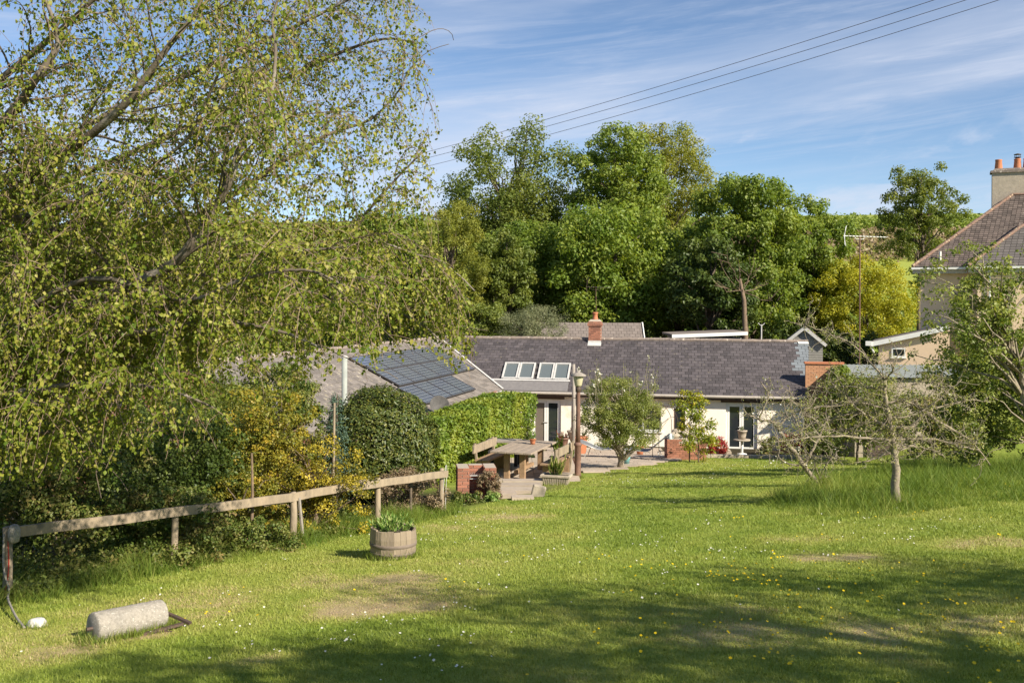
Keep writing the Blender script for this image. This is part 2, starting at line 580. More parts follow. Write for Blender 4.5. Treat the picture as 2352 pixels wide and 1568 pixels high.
M['oak'] = mat('dark_lintel', (0.10, 0.065, 0.05), (0.06, 0.04, 0.035), 0.8, 10, 0.4, 30, stretch=(0.2, 1, 1))
M['wood'] = mat('weathered_timber', (0.35, 0.275, 0.19), (0.20, 0.16, 0.115), 0.85, 7, 0.4, 30, stretch=(1, 1, 0.35), spots=((0.15, 0.125, 0.095), 4.5, 0.60))
M['greywood'] = mat('grey_timber', (0.33, 0.29, 0.25), (0.21, 0.185, 0.16), 0.85, 9, 0.3, 30)
M['tabletop'] = mat('table_top_timber', (0.36, 0.29, 0.225), (0.25, 0.195, 0.15), 0.85, 9, 0.3, 30)
M['hoop'] = mat('dull_hoop', (0.20, 0.155, 0.125), (0.14, 0.11, 0.09), 0.8, 9)
M['tablewood'] = mat('table_timber', (0.36, 0.235, 0.135), (0.23, 0.145, 0.085), 0.8, 8, 0.3, 30)
M['board'] = mat('painted_weatherboard', (0.25, 0.24, 0.215), (0.20, 0.19, 0.175), 0.8, 6)
M['stone'] = mat('garden_stone', (0.44, 0.37, 0.29), (0.30, 0.255, 0.20), 0.9, 7, 0.4, 35, rand=0.15)
M['granite'] = mat('granite', (0.36, 0.325, 0.28), (0.22, 0.20, 0.17), 0.9, 32, 0.5, 90, spots=((0.46, 0.43, 0.38), 45, 0.60))
M['paving'] = mat('paving_slab', (0.46, 0.38, 0.30), (0.34, 0.275, 0.215), 0.9, 5, 0.3, 40, rand=0.16)
M['iron'] = mat('dark_iron', (0.055, 0.042, 0.035), (0.10, 0.06, 0.04), 0.65, 14, 0.2)
M['rust'] = mat('rusty_post', (0.20, 0.105, 0.07), (0.115, 0.065, 0.05), 0.75, 9, 0.3, spots=((0.32, 0.24, 0.19), 12, 0.64))
M['steel'] = mat('galvanised', (0.60, 0.60, 0.58), (0.48, 0.48, 0.47), 0.4, 8, metal=0.3)
M['mesh'] = mat('grey_sling_fabric', (0.17, 0.175, 0.185), (0.13, 0.135, 0.145), 0.95, 12)
M['dish'] = mat('dark_dish', (0.11, 0.105, 0.10), (0.05, 0.048, 0.046), 0.85, 8)
M['corrugated'] = mat('corrugated_sheet', (0.34, 0.36, 0.33), (0.25, 0.27, 0.25), 0.9, 4)
M['soil'] = mat('soil', (0.07, 0.05, 0.035), (0.04, 0.03, 0.02), 0.95, 12)
M['glass'] = glassmat('dark_pane')
M['curtainglass'] = glassmat('pane_over_curtain', (0.16, 0.13, 0.115), 0.12)
M['skyglass'] = glassmat('skylight_pane', (0.12, 0.14, 0.145), 0.10)
M['barrel'] = mat('barrel_oak', (0.32, 0.255, 0.18), (0.21, 0.165, 0.12), 0.85, 10, 0.4, 40, stretch=(1, 1, 0.15), rand=0.14)
M['blueplastic'] = mat('turquoise_plastic', (0.20, 0.46, 0.46), (0.16, 0.38, 0.39), 0.4, 4)
M['paleblue'] = mat('pale_blue_enamel', (0.50, 0.58, 0.60), (0.42, 0.5, 0.52), 0.4, 6)
M['red'] = mat('red_cable', (0.55, 0.05, 0.03), None, 0.5)
M['lampglass'] = mat('cream_lamp_glass', (0.50, 0.46, 0.30), (0.44, 0.40, 0.27), 0.35, 4)


# solar cell sheet: dark cells with thin pale grid lines (flat print)
def solarmat():
    m = bpy.data.materials.new('solar_cells')
    n, l = nodes_of(m)
    b = n['Principled BSDF']
    b.inputs['Roughness'].default_value = 0.12
    b.inputs['Specular IOR Level'].default_value = 0.6
    tc = n.new('ShaderNodeTexCoord')
    br = n.new('ShaderNodeTexBrick')
    br.offset = 0.0
    br.inputs['Scale'].default_value = 1.0
    br.inputs['Brick Width'].default_value = 0.165
    br.inputs['Row Height'].default_value = 0.165
    br.inputs['Mortar Size'].default_value = 0.006
    br.inputs['Color1'].default_value = (0.055, 0.064, 0.10, 1)
    br.inputs['Color2'].default_value = (0.065, 0.075, 0.115, 1)
    br.inputs['Mortar'].default_value = (0.36, 0.38, 0.42, 1)
    l.new(tc.outputs['Object'], br.inputs['Vector'])
    l.new(br.outputs['Color'], b.inputs['Base Color'])
    return m


M['solar'] = solarmat()


# ------------------------------------------------------------------ ground
def dryness(x, y):
    d = 0.55 * fbm(x * 0.55, y * 0.55, 21) + 0.45 * fbm(x * 1.9, y * 1.9, 31)
    v = 0.30 + 0.55 * (d - 0.5) * 1.6
    for (px, py, r, a) in DRY:
        c = G(px, py)
        q = np.hypot((x - c[0]) / (r * 1.5), (y - c[1]) / r) + 1.1 * (fbm(x * 1.6, y * 1.6, 5, 4) - 0.5)
        v = v + a * (1 - sstep(0.2, 1.2, q)) * (.55 + .9 * (fbm(x * 5, y * 5, 15) - .1))
    return np.clip(v, 0, 1)


DRY = [(985, 1375, .9, .30), (870, 1405, .6, .30), (760, 1345, .8, .28), (930, 1330, .7, .25), (1905, 1278, .5, .5), (2300, 1245, .6, .45), (620, 1512, .5, .4), (90, 1500, .8, .35),
       (1850, 1240, .7, .25), (1140, 1190, .8, .3), (1000, 1210, .7, .25), (380, 1400, .9, .25), (150, 1460, .8, .28), (1500, 1420, 1.2, .22), (2000, 1470, 1.4, .22), (2200, 1400, 1.0, .2)]


def mgroundmat():
    m = bpy.data.materials.new('lawn_and_field')
    n, l = nodes_of(m)
    b = n['Principled BSDF']
    b.inputs['Roughness'].default_value = 0.9
    b.inputs['Specular IOR Level'].default_value = 0.1
    at = n.new('ShaderNodeAttribute')
    at.attribute_name = 'rnd'
    so = n.new('ShaderNodeAttribute')
    so.attribute_name = 'soil'
    tc = n.new('ShaderNodeTexCoord')
    no = n.new('ShaderNodeTexNoise')
    no.inputs['Scale'].default_value = 9
    no.inputs['Detail'].default_value = 8
    no.inputs['Roughness'].default_value = 0.75
    l.new(tc.outputs['Object'], no.inputs['Vector'])
    mr = n.new('ShaderNodeMapRange')
    mr.inputs['From Min'].default_value, mr.inputs['From Max'].default_value = 0.25, 0.75
    mr.inputs['To Min'].default_value, mr.inputs['To Max'].default_value = -0.2, 0.2
    l.new(no.outputs['Fac'], mr.inputs['Value'])
    ad = n.new('ShaderNodeMath')
    l.new(at.outputs['Fac'], ad.inputs[0])
    l.new(mr.outputs[0], ad.inputs[1])
    cr = n.new('ShaderNodeValToRGB')
    e = cr.color_ramp.elements
    while len(e) < len(GRASS):
        e.new(0.5)
    for i, c in enumerate(GRASS):
        e[i].position, e[i].color = i / (len(GRASS) - 1), col4([x * 1.25 for x in c])
    l.new(ad.outputs[0], cr.inputs['Fac'])
    mx = n.new('ShaderNodeMix')
    mx.data_type = 'RGBA'
    l.new(so.outputs['Fac'], mx.inputs['Factor'])
    l.new(cr.outputs['Color'], mx.inputs['A'])
    mx.inputs['B'].default_value = (0.045, 0.038, 0.022, 1)
    l.new(mx.outputs['Result'], b.inputs['Base Color'])
    bp = n.new('ShaderNodeBump')
    bp.inputs['Strength'].default_value = 0.6
    bp.inputs['Distance'].default_value = 0.03
    n2 = n.new('ShaderNodeTexNoise')
    n2.inputs['Scale'].default_value = 45
    n2.inputs['Detail'].default_value = 6
    l.new(tc.outputs['Object'], n2.inputs['Vector'])
    l.new(n2.outputs['Fac'], bp.inputs['Height'])
    l.new(bp.outputs[0], b.inputs['Normal'])
    return m


xs = np.concatenate([-15 - np.geomspace(1, 700, 34)[::-1], np.linspace(-15, 18, 170), 18 + np.geomspace(1, 700, 34)])
ys = np.concatenate([-np.geomspace(1, 120, 14)[::-1] + 3, np.linspace(3, 46, 230), 46 + np.geomspace(1, 900, 60)])
gx, gy = np.meshgrid(xs, ys)
gxf, gyf = gx.ravel(), gy.ravel()
gzz = gz(gxf, gyf)
nx, ny = len(xs), len(ys)
ii = (np.arange(ny - 1)[:, None] * nx + np.arange(nx - 1)[None]).ravel()
quads = np.stack([ii, ii + 1, ii + nx + 1, ii + nx], 1)
dsoil = sstep(0.0, 0.8, fence_dist(gxf, gyf)) * (1 - sstep(23, 26, gyf) * (gxf > -2.4)) * (1 - sstep(44, 50, gyf)) * (gyf > -5)
dsoil = np.maximum(dsoil, sstep(39.6, 40.2, gyf + .16 * (gxf - 9.7)) * (gyf < 45) * (gxf < 13.2))
dsoil = np.maximum(dsoil, sstep(46, 52, gyf) * (1 - sstep(92, 105, gyf)) * (gxf < 26))
ground = triangles('ground', np.stack([gxf, gyf, gzz], 1), quads, mgroundmat(), None, None,
                   {'rnd': np.where(gyf > 60, 0.36 + 0.12 * fbm(gxf * .03, gyf * .03, 9), dryness(gxf, gyf)), 'soil': dsoil}, True)
tag(ground, 'mown green lawn sloping down to the cottage with fields rising behind', None, None, 'structure')


def lawn_ok(x, y):
    p = np.stack([x, y, gz(x, y)], 1)
    px, py = px_of(p)
    edge = np.interp(px, [1010, 1130, 1240, 1340, 1400, 1560, 1600, 1640, 2352], [1195, 1152, 1132, 1099, 1081, 1056, 1050, 1043, 1043])
    return ((fence_dist(x, y) < 0.25) | (y > 19.4)) & ((y < 19.4) | ((py > edge) & (px > 1010))) & (y < 43)


def blades(name, x, y, h, w, lean, mat_, rnd, label, z=None):
    n = len(x)
    b = np.stack([x, y, gz(x, y) - 0.005 if z is None else z], 1)
    a = rng.random(n) * 2 * math.pi
    t = np.stack([np.cos(a), np.sin(a), np.zeros(n)], 1)
    la = rng.random(n) * 2 * math.pi
    tip = b + np.stack([np.cos(la) * lean * h, np.sin(la) * lean * h, h], 1)
    V = np.stack([b - t * w[:, None] / 2, b + t * w[:, None] / 2, tip], 1).reshape(-1, 3)
    T = np.arange(n * 3).reshape(-1, 3)
    o = triangles(name, V, T, mat_, None, {'rnd': rnd})
    return tag(o, label, name.replace('_', ' '), None, 'stuff')


NB = 700000
yy = np.exp(rng.uniform(math.log(6.3), math.log(42.5), NB))
xx = rng.uniform(-1, 1, NB) * (.56 * yy + 2.6)
k = lawn_ok(xx, yy)
xx, yy = xx[k], yy[k]
dr = dryness(xx, yy)
tuft = fbm(xx * 2.3, yy * 2.3, 77)
hh = (0.012 + 0.030 * rng.random(len(xx)) * (0.45 + 1.1 * tuft)) * (1.15 - 0.6 * sstep(0.5, 0.8, dr))
blades('lawn_grass', xx, yy, hh, 0.004 + 0.00075 * yy, rng.uniform(0.1, 1.0, len(xx)), M['grass'],
       np.clip(dr + rng.normal(size=len(xx)) * (0.065 + 0.18 * sstep(.45, .7, dr)) + 0.03, 0, 1), 'short mown grass blades covering the lawn')


# ------------------------------------------------------------------ shared unit cube for bricks, slates, tiles
def unit_mesh(name, mat_):
    mb = MB().box((0, 0, 0), (1, 1, 1))
    me = bpy.data.meshes.new(name)
    me.from_pydata(mb.v, [], mb.f)
    me.update()
    me.materials.append(mat_)
    return me


def piece(name, me, parent, off, c, A, B, C):
    """one brick or slate: shared cube under an affine frame (A, B, C are full edge vectors)"""
    o = bpy.data.objects.new(name, me)
    COL.objects.link(o)
    o.parent = parent
    c = np.array(c) - np.array(off)
    o.matrix_basis = Matrix(((A[0], B[0], C[0], c[0]), (A[1], B[1], C[1], c[1]), (A[2], B[2], C[2], c[2]), (0, 0, 0, 1)))
    return o


def u_range(poly, v):
    us = []
    k = len(poly)
    for i in range(k):
        (u0, v0), (u1, v1) = poly[i], poly[(i + 1) % k]
        if (v0 - v) * (v1 - v) <= 0 and v0 != v1:
            us.append(u0 + (u1 - u0) * (v - v0) / (v1 - v0))
    return (min(us), max(us)) if len(us) > 1 else None


def tile_roof(parent, off, O, U, V, poly, tw, ex, th, mat_, name='slate', maxobj=300, order=None, holes=(), seed=1, alt=None):
    """courses of separate slates on a roof plane; U along the eaves, V up the slope"""
    r = np.random.default_rng(seed)
    U, V = nrm(U), nrm(V)
    N = np.cross(U, V)
    items = []
    vmin, vmax = min(p[1] for p in poly), max(p[1] for p in poly)
    for i in range(int((vmax - vmin) / ex + 0.999)):
        v0 = vmin + i * ex
        v1 = min(v0 + ex, vmax)
        ur = u_range(poly, (v0 + v1) / 2)
        if not ur:
            continue
        u = ur[0] - (0.5 if i % 2 else 0.0) * tw
        while u < ur[1]:
            a, b = max(u, ur[0]), min(u + tw, ur[1])
            u += tw
            if b - a < 0.04:
                continue
            cu, cv = (a + b) / 2, (v0 + v1) / 2
            if any(h[0] < cu < h[1] and h[2] < cv < h[3] for h in holes):
                continue
            items.append((cu, cv, b - a - 0.012 - 0.006 * r.random(), v1 - v0))
    if order:
        items.sort(key=order)
    me = unit_mesh(name, mat_)
    me2 = unit_mesh(name, alt[0]) if alt else None
    rest = MB()
    for q, (cu, cv, w, l) in enumerate(items):
        tl = th * 0.8 / ex + r.normal() * 0.006
        Vt = nrm(V - N * tl)
        Nt = np.cross(U, Vt)
        c = np.array(O) + U * cu + V * (cv + 0.02) + N * (th * 1.1 + r.random() * 0.004)
        if q < maxobj:
            piece(name, me2 if (alt and alt[1](cu, cv)) else me, parent, off, c, U * w, Vt * (l * 1.14), Nt * th)
        else:
            rest.box(c - np.array(off), (w, l * 1.14, th), np.stack([U, Vt, Nt], 1))
    if rest.v:
        tag(obj(name + '_courses', rest, mat_, parent), kind='stuff')


def bricks(parent, off, O, U, V, lx, ly, h, mat_, faces='fblr', course=0.075, bl=0.225, name='brick', core=True, seed=1, top=None):
    """a brick block standing on O: U, V horizontal axes, separate bricks over a recessed mortar core"""
    r = np.random.default_rng(seed)
    O, U, V = np.array(O, float), nrm(U), nrm(V)
    Z = np.array((0, 0, 1.0))
    R = np.stack([U, V, Z], 1)
    if core:
        obj('mortar', MB().box(O + U * lx / 2 + V * ly / 2 + Z * h / 2, (lx - 0.024, ly - 0.024, h - 0.004), R), M['mortar'], parent, off=off)
    me = unit_mesh(name, mat_)
    d = 0.10
    nc = int(round(h / course))
    for k in range(nc):
        z = (k + 0.5) * h / nc
        sides = []
        if 'f' in faces:
            sides.append((O, U, V, 0, lx, k % 2))
        if 'b' in faces:
            sides.append((O + V * (ly - d), U, V, 0, lx, k % 2))
        if 'l' in faces and ly > 0.24:
            sides.append((O, V, U, d + 0.004, ly - d - 0.004, (k + 1) % 2))
        if 'r' in faces and ly > 0.24:
            sides.append((O + U * (lx - d), V, U, d + 0.004, ly - d - 0.004, (k + 1) % 2))
        for (o, A, B, a0, a1, par) in sides:
            a = a0 - (bl / 2 if par else 0)
            while a < a1 - 0.01:
                p, q = max(a, a0), min(a + bl, a1)
                a += bl
                if q - p < 0.03:
                    continue
                if top is not None and (z > top((o + A * (p + q) / 2 - O) @ U)):
                    continue
                j = r.normal() * 0.002
                piece(name, me, parent, off, o + A * (p + q) / 2 + B * (d / 2 + j) + Z * z, A * (q - p - 0.012), B * d, Z * (h / nc - 0.012))


# ------------------------------------------------------------------ cottage
a_ = 0.16
CO = np.array((9.71, 42.0, -6.30))
cu_, cv_ = np.array((math.cos(a_), -math.sin(a_), 0)), np.array((math.sin(a_), math.cos(a_), 0))
ZZ = np.array((0, 0, 1.0))


def CP(s, d, h):
    return CO + cu_ * s + cv_ * d + ZZ * h


CR = np.stack([cu_, cv_, ZZ], 1)
EH, RH, HD, OV = 2.40, 4.50, 3.35, 0.32            # eaves and ridge heights, half depth, overhang
cott = thing('cottage', 'long low cream rendered cottage with slate roof and brick chimney at the lawn\'s end', 'cottage', CO)


def cbox(mb, s0, s1, d0, d1, h0, h1):
    return mb.box(CP((s0 + s1) / 2, (d0 + d1) / 2, (h0 + h1) / 2), (s1 - s0, d1 - d0, h1 - h0), CR)


# front wall with openings: door 1, door 2, window, slit window
SL, SR = -13.6, 2.55
ops = [(-8.95, -7.65, 0.0, 2.03), (-4.9, -3.35, 0.75, 1.85), (-2.82, -2.34, 0.55, 1.75), (-0.64, 0.66, 0.0, 2.05)]
w = MB()
s = SL
for (o0, o1, h0, h1) in ops:
    cbox(w, s, o0, 0, 0.35, 0, EH)
    cbox(w, o0, o1, 0, 0.35, h1, EH)
    if h0 > 0:
        cbox(w, o0, o1, 0, 0.35, 0, h0)
    s = o1
cbox(w, s, SR, 0, 0.35, 0, EH)
cbox(w, SL, SR, 2 * HD - 0.35, 2 * HD, 0, EH)
for g in (SL, SR - 0.3):                             # gable walls
    q = [CP(g, 0.352, 0), CP(g, 2 * HD - 0.352, 0), CP(g, 2 * HD - 0.352, EH - 0.15), CP(g, HD, RH - 0.25), CP(g, 0.352, EH - 0.15)]
    w.slab(q, -0.3)
obj('wall', w, M['render'], cott, off=CO)
obj('inner_floor', cbox(MB(), SL + .3, SR - .3, .36, 2 * HD - .36, -0.05, 0.0), M['oak'], cott, off=CO)

# roof
sl = math.hypot(HD + OV, RH - EH + 0.05)
Vf = nrm(cv_ * (HD + OV) + ZZ * (RH - EH + 0.05))
RO = CP(0, -OV, EH - 0.05)
roofp = obj('roof', MB().slab([CP(SL, -OV, EH - .05), CP(SR + .1, -OV, EH - .05), CP(SR + .62, HD, RH), CP(SL, HD, RH)], 0.08)
            .slab([CP(SR + .62, HD, RH), CP(SR + .1, 2 * HD + OV, EH - .05), CP(SL, 2 * HD + OV, EH - .05), CP(SL, HD, RH)], 0.08), M['deck'], cott, off=CO)
sky_s = [(-10.32, -9.70), (-9.61, -8.99), (-8.74, -8.12), (-8.03, -7.41)]
holes = [(a - .02, b + .02, sl * .2, sl * .5) for a, b in sky_s]
tile_roof(roofp, CO, RO, cu_, Vf, [(SL, 0), (SR + .1, 0), (SR + .62, sl), (SL, sl)], 0.285, 0.215, 0.012, M['slate'],
          order=lambda q: -q[0], holes=holes, alt=(M['newslate'], lambda u, v: u > SR + 0.02 - (0.30 if 1.9 < v < 2.7 else 0) and v > 1.6))
rm = MB()
k = 0
s = SL
while s < SR + 0.55:
    e = min(s + 0.46, SR + 0.58)
    obj('ridge_tile', MB().tube([CP(s + 0.005, HD, RH + .035 + .008 * rng.normal()), CP(e, HD, RH + .035 + .008 * rng.normal())], 0.085, 8), M['ridge'], roofp, off=CO)
    s = e
obj('verge_flashing', MB().bar(RO + cu_ * (SR + .36) + Vf * (sl - .24) + ZZ * .06, RO + cu_ * (SR + .36) + Vf * sl + ZZ * .06, 0.44, 0.02, np.cross(cu_, Vf)), M['white'], roofp, off=CO)
# gutter, fascia
gut = MB().tube([CP(-10.9, -OV - .07, EH - .08), CP(SR + .05, -OV - .07, EH - .08)], 0.06, 8)
obj('gutter', gut, M['cream'], cott, off=CO)
obj('fascia', cbox(MB(), -10.9, SR, -OV + .02, -OV + .05, EH - .24, EH - .06), M['oak'], cott, off=CO)
obj('downpipe', MB().tube([CP(-7.05, -.06, EH - .15), CP(-7.05, -.06, 0.05)], 0.035, 8), M['cream'], cott, off=CO)
obj('soffit_board', cbox(MB(), -10.9, SR, -OV + .051, -.002, EH - .22, EH - .19), M['cream'], cott, off=CO)
# apron under skylights
obj('roof_apron', MB().slab([RO + cu_ * -10.9 + Vf * .02 + np.cross(cu_, Vf) * .06, RO + cu_ * -7.35 + Vf * .02 + np.cross(cu_, Vf) * .06,
                             RO + cu_ * -7.35 + Vf * sl * .17 + np.cross(cu_, Vf) * .06, RO + cu_ * -10.9 + Vf * sl * .17 + np.cross(cu_, Vf) * .06], 0.03), M['lead'], roofp, off=CO)
obj('apron_cap', MB().bar(RO + cu_ * -10.95 + Vf * sl * .185 + np.cross(cu_, Vf) * .07, RO + cu_ * -7.3 + Vf * sl * .185 + np.cross(cu_, Vf) * .07, 0.10, 0.03, np.cross(cu_, Vf)), M['flash'], roofp, off=CO)
Nf = np.cross(cu_, Vf)
for a, b in sky_s:
    def sp(u, v, n):
        return RO + cu_ * u + Vf * v + Nf * n
    f = MB()
    v0, v1 = sl * .205, sl * .5
    for (p, q) in (((a, v0), (a, v1)), ((b, v0), (b, v1))):
        f.bar(sp(p[0], p[1], .06), sp(q[0], q[1], .06), .07, .10, Nf)
    for (p, q) in (((a + .043, v0 + .03), (b - .043, v0 + .03)), ((a + .043, v1 - .04), (b - .043, v1 - .04))):
        f.bar(sp(p[0], p[1], .061), sp(q[0], q[1], .061), .085, .10, Nf)
    sk = obj('skylight', f, M['flash'], cott, off=CO)
    obj('pane', MB().slab([sp(a + .04, v0 + .07, .06), sp(b - .04, v0 + .07, .06), sp(b - .04, v1 - .08, .06), sp(a + .04, v1 - .08, .06)], .02), M['skyglass'], sk, off=CO)
    obj('sill_flashing', MB().bar(sp(a - .04, v0 - .03, .03), sp(b + .04, v0 - .03, .03), .09, .05, Nf), M['deck'], sk, off=CO)

# chimney
ch = obj('chimney', MB().box(CP(-6.45, HD, RH - .32), (.50, .50, .30), CR), M['mortar'], cott, off=CO)
bricks(ch, CO, CP(-6.74, HD - .28, RH - .18), cu_, cv_, .58, .56, .82, M['brick'], course=.072)
bricks(ch, CO, CP(-6.79, HD - .33, RH + .64), cu_, cv_, .68, .66, .144, M['brick'], course=.072, seed=2)
bricks(ch, CO, CP(-6.76, HD - .30, RH + .784), cu_, cv_, .62, .60, .072, M['brick'], course=.072, seed=3)
obj('flaunching', MB().box(CP(-6.45, HD, RH + .90), (.56, .54, .09), CR, .72), M['mortar'], ch, off=CO)
cp = CP(-6.45, HD, RH + .92)
obj('chimney_pot', MB().lathe([(.13, 0), (.135, .05), (.115, .10), (.11, .28), (.135, .30), (.135, .36), (.10, .36), (.09, .1)], cp, 16), M['pot'], ch, True, off=CO)
obj('flashing', MB().slab([RO + cu_ * -6.76 + Vf * (sl - .58) + Nf * .045, RO + cu_ * -6.14 + Vf * (sl - .58) + Nf * .045, RO + cu_ * -6.14 + Vf * (sl - .30) + Nf * .045, RO + cu_ * -6.76 + Vf * (sl - .30) + Nf * .045], .012)
    .box(CP(-6.45, HD - .285, RH - .14), (.60, .014, .22), CR), M['flash'], ch, off=CO)


def french_door(s0, s1, h1, left_curtain):
    """two glazed leaves in a white frame, set 0.1 m back in the wall"""
    d = 0.10
    f = MB()
    cbox(f, s0, s0 + .07, d, d + .09, 0, h1)
    cbox(f, s1 - .07, s1, d, d + .09, 0, h1)
    cbox(f, s0 + .07, s1 - .07, d, d + .09, h1 - .08, h1)
    cbox(f, s0 + .07, s1 - .07, d, d + .09, 0, .05)
    dr_ = obj('french_door', f, M['white'], cott, off=CO)
    m = (s0 + s1) / 2
    for i, (a, b) in enumerate(((s0 + .07, m - .004), (m + .004, s1 - .07))):
        lf = MB()
        cbox(lf, a, a + .085, d - .012, d + .05, .05, h1 - .08)
        cbox(lf, b - .085, b, d - .012, d + .05, .05, h1 - .08)
        cbox(lf, a + .085, b - .085, d - .011, d + .05, .05, .17)
        cbox(lf, a + .085, b - .085, d - .011, d + .05, h1 - .18, h1 - .08)
        obj('leaf_frame', lf, M['white'], dr_, off=CO)
        obj('pane', cbox(MB(), a + .085, b - .085, d + .02, d + .03, .17, h1 - .18), M['curtainglass'] if (left_curtain and i == 0) else M['glass'], dr_, off=CO)
        hx = b - .045 if i == 0 else a + .045
        obj('handle', cbox(MB(), hx - .09, hx + .03, d - .05, d - .03, 1.0, 1.025), M['steel'], dr_, off=CO)
    cbox_ = MB()
    cbox(cbox_, s0 - .03, s1 + .03, -.10, d - .02, -.06, .02)
    obj('sill', cbox_, M['stone'], dr_, off=CO)
    return dr_


french_door(ops[0][0], ops[0][1], 2.03, True)
french_door(ops[3][0], ops[3][1], 2.05, False)
obj('lintel', cbox(MB(), -.86, .90, -.05, .12, 2.052, 2.15), M['oak'], cott, off=CO)
obj('lintel', cbox(MB(), -9.2, -7.5, -.05, .12, 2.032, 2.14), M['oak'], cott, off=CO)
for (o0, o1, h0, h1) in ops[1:3]:
    f = MB()
    cbox(f, o0, o0 + .06, .08, .16, h0, h1)
    cbox(f, o1 - .06, o1, .08, .16, h0, h1)
    cbox(f, o0 + .06, o1 - .06, .08, .16, h1 - .06, h1)
    cbox(f, o0 + .06, o1 - .06, .08, .16, h0, h0 + .06)
    if o1 - o0 > 1:
        cbox(f, (o0 + o1) / 2 - .04, (o0 + o1) / 2 + .04, .082, .158, h0 + .06, h1 - .06)
    wi = obj('window', f, M['white'] if o1 - o0 > 1 else M['oak'], cott, off=CO)
    obj('pane', cbox(MB(), o0 + .06, o1 - .06, .11, .12, h0 + .06, h1 - .06), M['glass'], wi, off=CO)
    if o1 - o0 > 1:
        obj('sill', cbox(MB(), o0 - .08, o1 + .08, -.08, .079, h0 - .06, h0), M['white'], wi, off=CO)

# wing with the solar panels, running towards the lawn
E0 = np.array((-0.35, 43.0, -3.85))
wd = nrm(np.array((-0.25, -0.968, 0)))
wnv = np.array((0.968, -0.25, 0))                    # towards the garden side
WH, WR, WL = 4.1, 2.02, 17.5                         # half depth, rise, length
Vw = nrm(-wnv * WH + ZZ * WR)
wsl = math.hypot(WH, WR)
Uw = -wd                                             # so that U x V points up and out
Nw = np.cross(Uw, Vw)
if Nw[2] < 0:
    Uw = wd
    Nw = np.cross(Uw, Vw)


def WP(t, q, n=0.0):
    """t metres along the wing from the cottage corner, q metres up the slope"""
    return E0 + wd * t + Vw * q + Nw * n


ridge0 = E0 + Vw * wsl
ww = MB()
ww.slab([E0 + wd * 1.0 - wnv * .3 + ZZ * -2.7, E0 + wd * (WL - .3) - wnv * .3 + ZZ * -2.7, E0 + wd * (WL - .3) - wnv * .3 + ZZ * .05, E0 + wd * 1.0 - wnv * .3 + ZZ * .05], .3)
g0 = E0 + wd * (WL - .3)
ww.slab([g0 - wnv * .602 - ZZ * 2.7, g0 - wnv * (2 * WH - .3) - ZZ * 2.7, g0 - wnv * (2 * WH - .3) + ZZ * .02, g0 - wnv * WH + ZZ * (WR - .1), g0 - wnv * .602 + ZZ * .18], .3)
obj('wing_wall', ww, M['brick'], cott, off=CO)
far_e = E0 - wnv * 2 * WH
wroof = obj('wing_roof', MB().slab([E0, ridge0, ridge0 + wd * WL, E0 + wd * WL], .07).slab([far_e, far_e + wd * WL, ridge0 + wd * WL, ridge0], .07), M['deck'], cott, off=CO)
sgn = 1.0 if np.dot(Uw, wd) > 0 else -1.0
pl = [(0, 0), (sgn * WL, 0), (sgn * WL, wsl), (sgn * -3.6, wsl)] if sgn > 0 else [(-WL, 0), (0, 0), (3.6, wsl), (-WL, wsl)]
tile_roof(wroof, CO, E0, Uw, Vw, pl, 0.30, 0.235, 0.015, M['oldslate'], order=lambda q: abs(q[0]) + (0 if q[1] < 2.4 else 50) , seed=5)
rt = MB()
t = -3.4
while t < WL:
    obj('ridge_tile', MB().tube([ridge0 + wd * t + ZZ * .04, ridge0 + wd * min(t + .45, WL) + ZZ * (.04 + .008 * rng.normal())], .085, 8), M['ridge'], wroof, off=CO)
    t += .46
obj('eaves_mortar', MB().bar(WP(0.1, .03, -.03), WP(WL, .03, -.03), .12, .05, Nw), M['flash'], wroof, off=CO)
obj('valley_flashing', MB().slab([E0 + Nw * .05 + ZZ * .02, ridge0 - wd * 3.6 + Nw * .05, ridge0 - wd * 3.35 + Nw * .05, E0 + wd * .25 + Nw * .05 + ZZ * .02], .01), M['flash'], wroof, off=CO)


# ------------------------------------------------------------------ solar panels on the wing
def solar_panel(t0, q0, w_, h_, label):
    root = thing('solar_panel', label, 'solar panel', group='solar panels on the wing roof')
    c = WP(t0, q0, 0.10)
    A, B = wd, Vw
    if np.dot(np.cross(A, B), Nw) < 0:
        A, c = -wd, WP(t0 + w_, q0, 0.10)
    root.matrix_world = Matrix(((A[0], B[0], Nw[0], c[0]), (A[1], B[1], Nw[1], c[1]), (A[2], B[2], Nw[2], c[2]), (0, 0, 0, 1)))
    obj('cell_sheet', MB().box((w_ / 2, h_ / 2, 0), (w_ - .05, h_ - .05, .03)), M['solar'], root)
    f = MB()
    f.box((w_ / 2, .014, .003), (w_ - .006, .028, .045)).box((w_ / 2, h_ - .014, .003), (w_ - .006, .028, .045))
    f.box((.016, h_ / 2, .003), (.026, h_ - .058, .045)).box((w_ - .016, h_ / 2, .003), (.026, h_ - .058, .045))
    obj('frame', f, M['deck'], root)
    r = MB()
    for y in (h_ * .25, h_ * .75):
        r.box((w_ / 2, y, -.055), (w_ - .02, .04, .07))
    obj('mounting_rail', r, M['steel'], root)


ordn = ['first', 'second', 'third', 'fourth', 'fifth', 'sixth']
for c in range(6):
    for rr in range(2):
        solar_panel(-.6 + c * 1.55, 1.66 + rr * 1.08, 1.54, 1.07,
                    '%s solar panel from the cottage in the %s row of the large array' % (ordn[c], ('lower', 'top')[rr]))
for c in range(4):
    solar_panel(3.1 + c * 1.5, .40, 1.49, 1.20, '%s solar panel from the cottage in the separate bottom row near the eaves' % ordn[c])


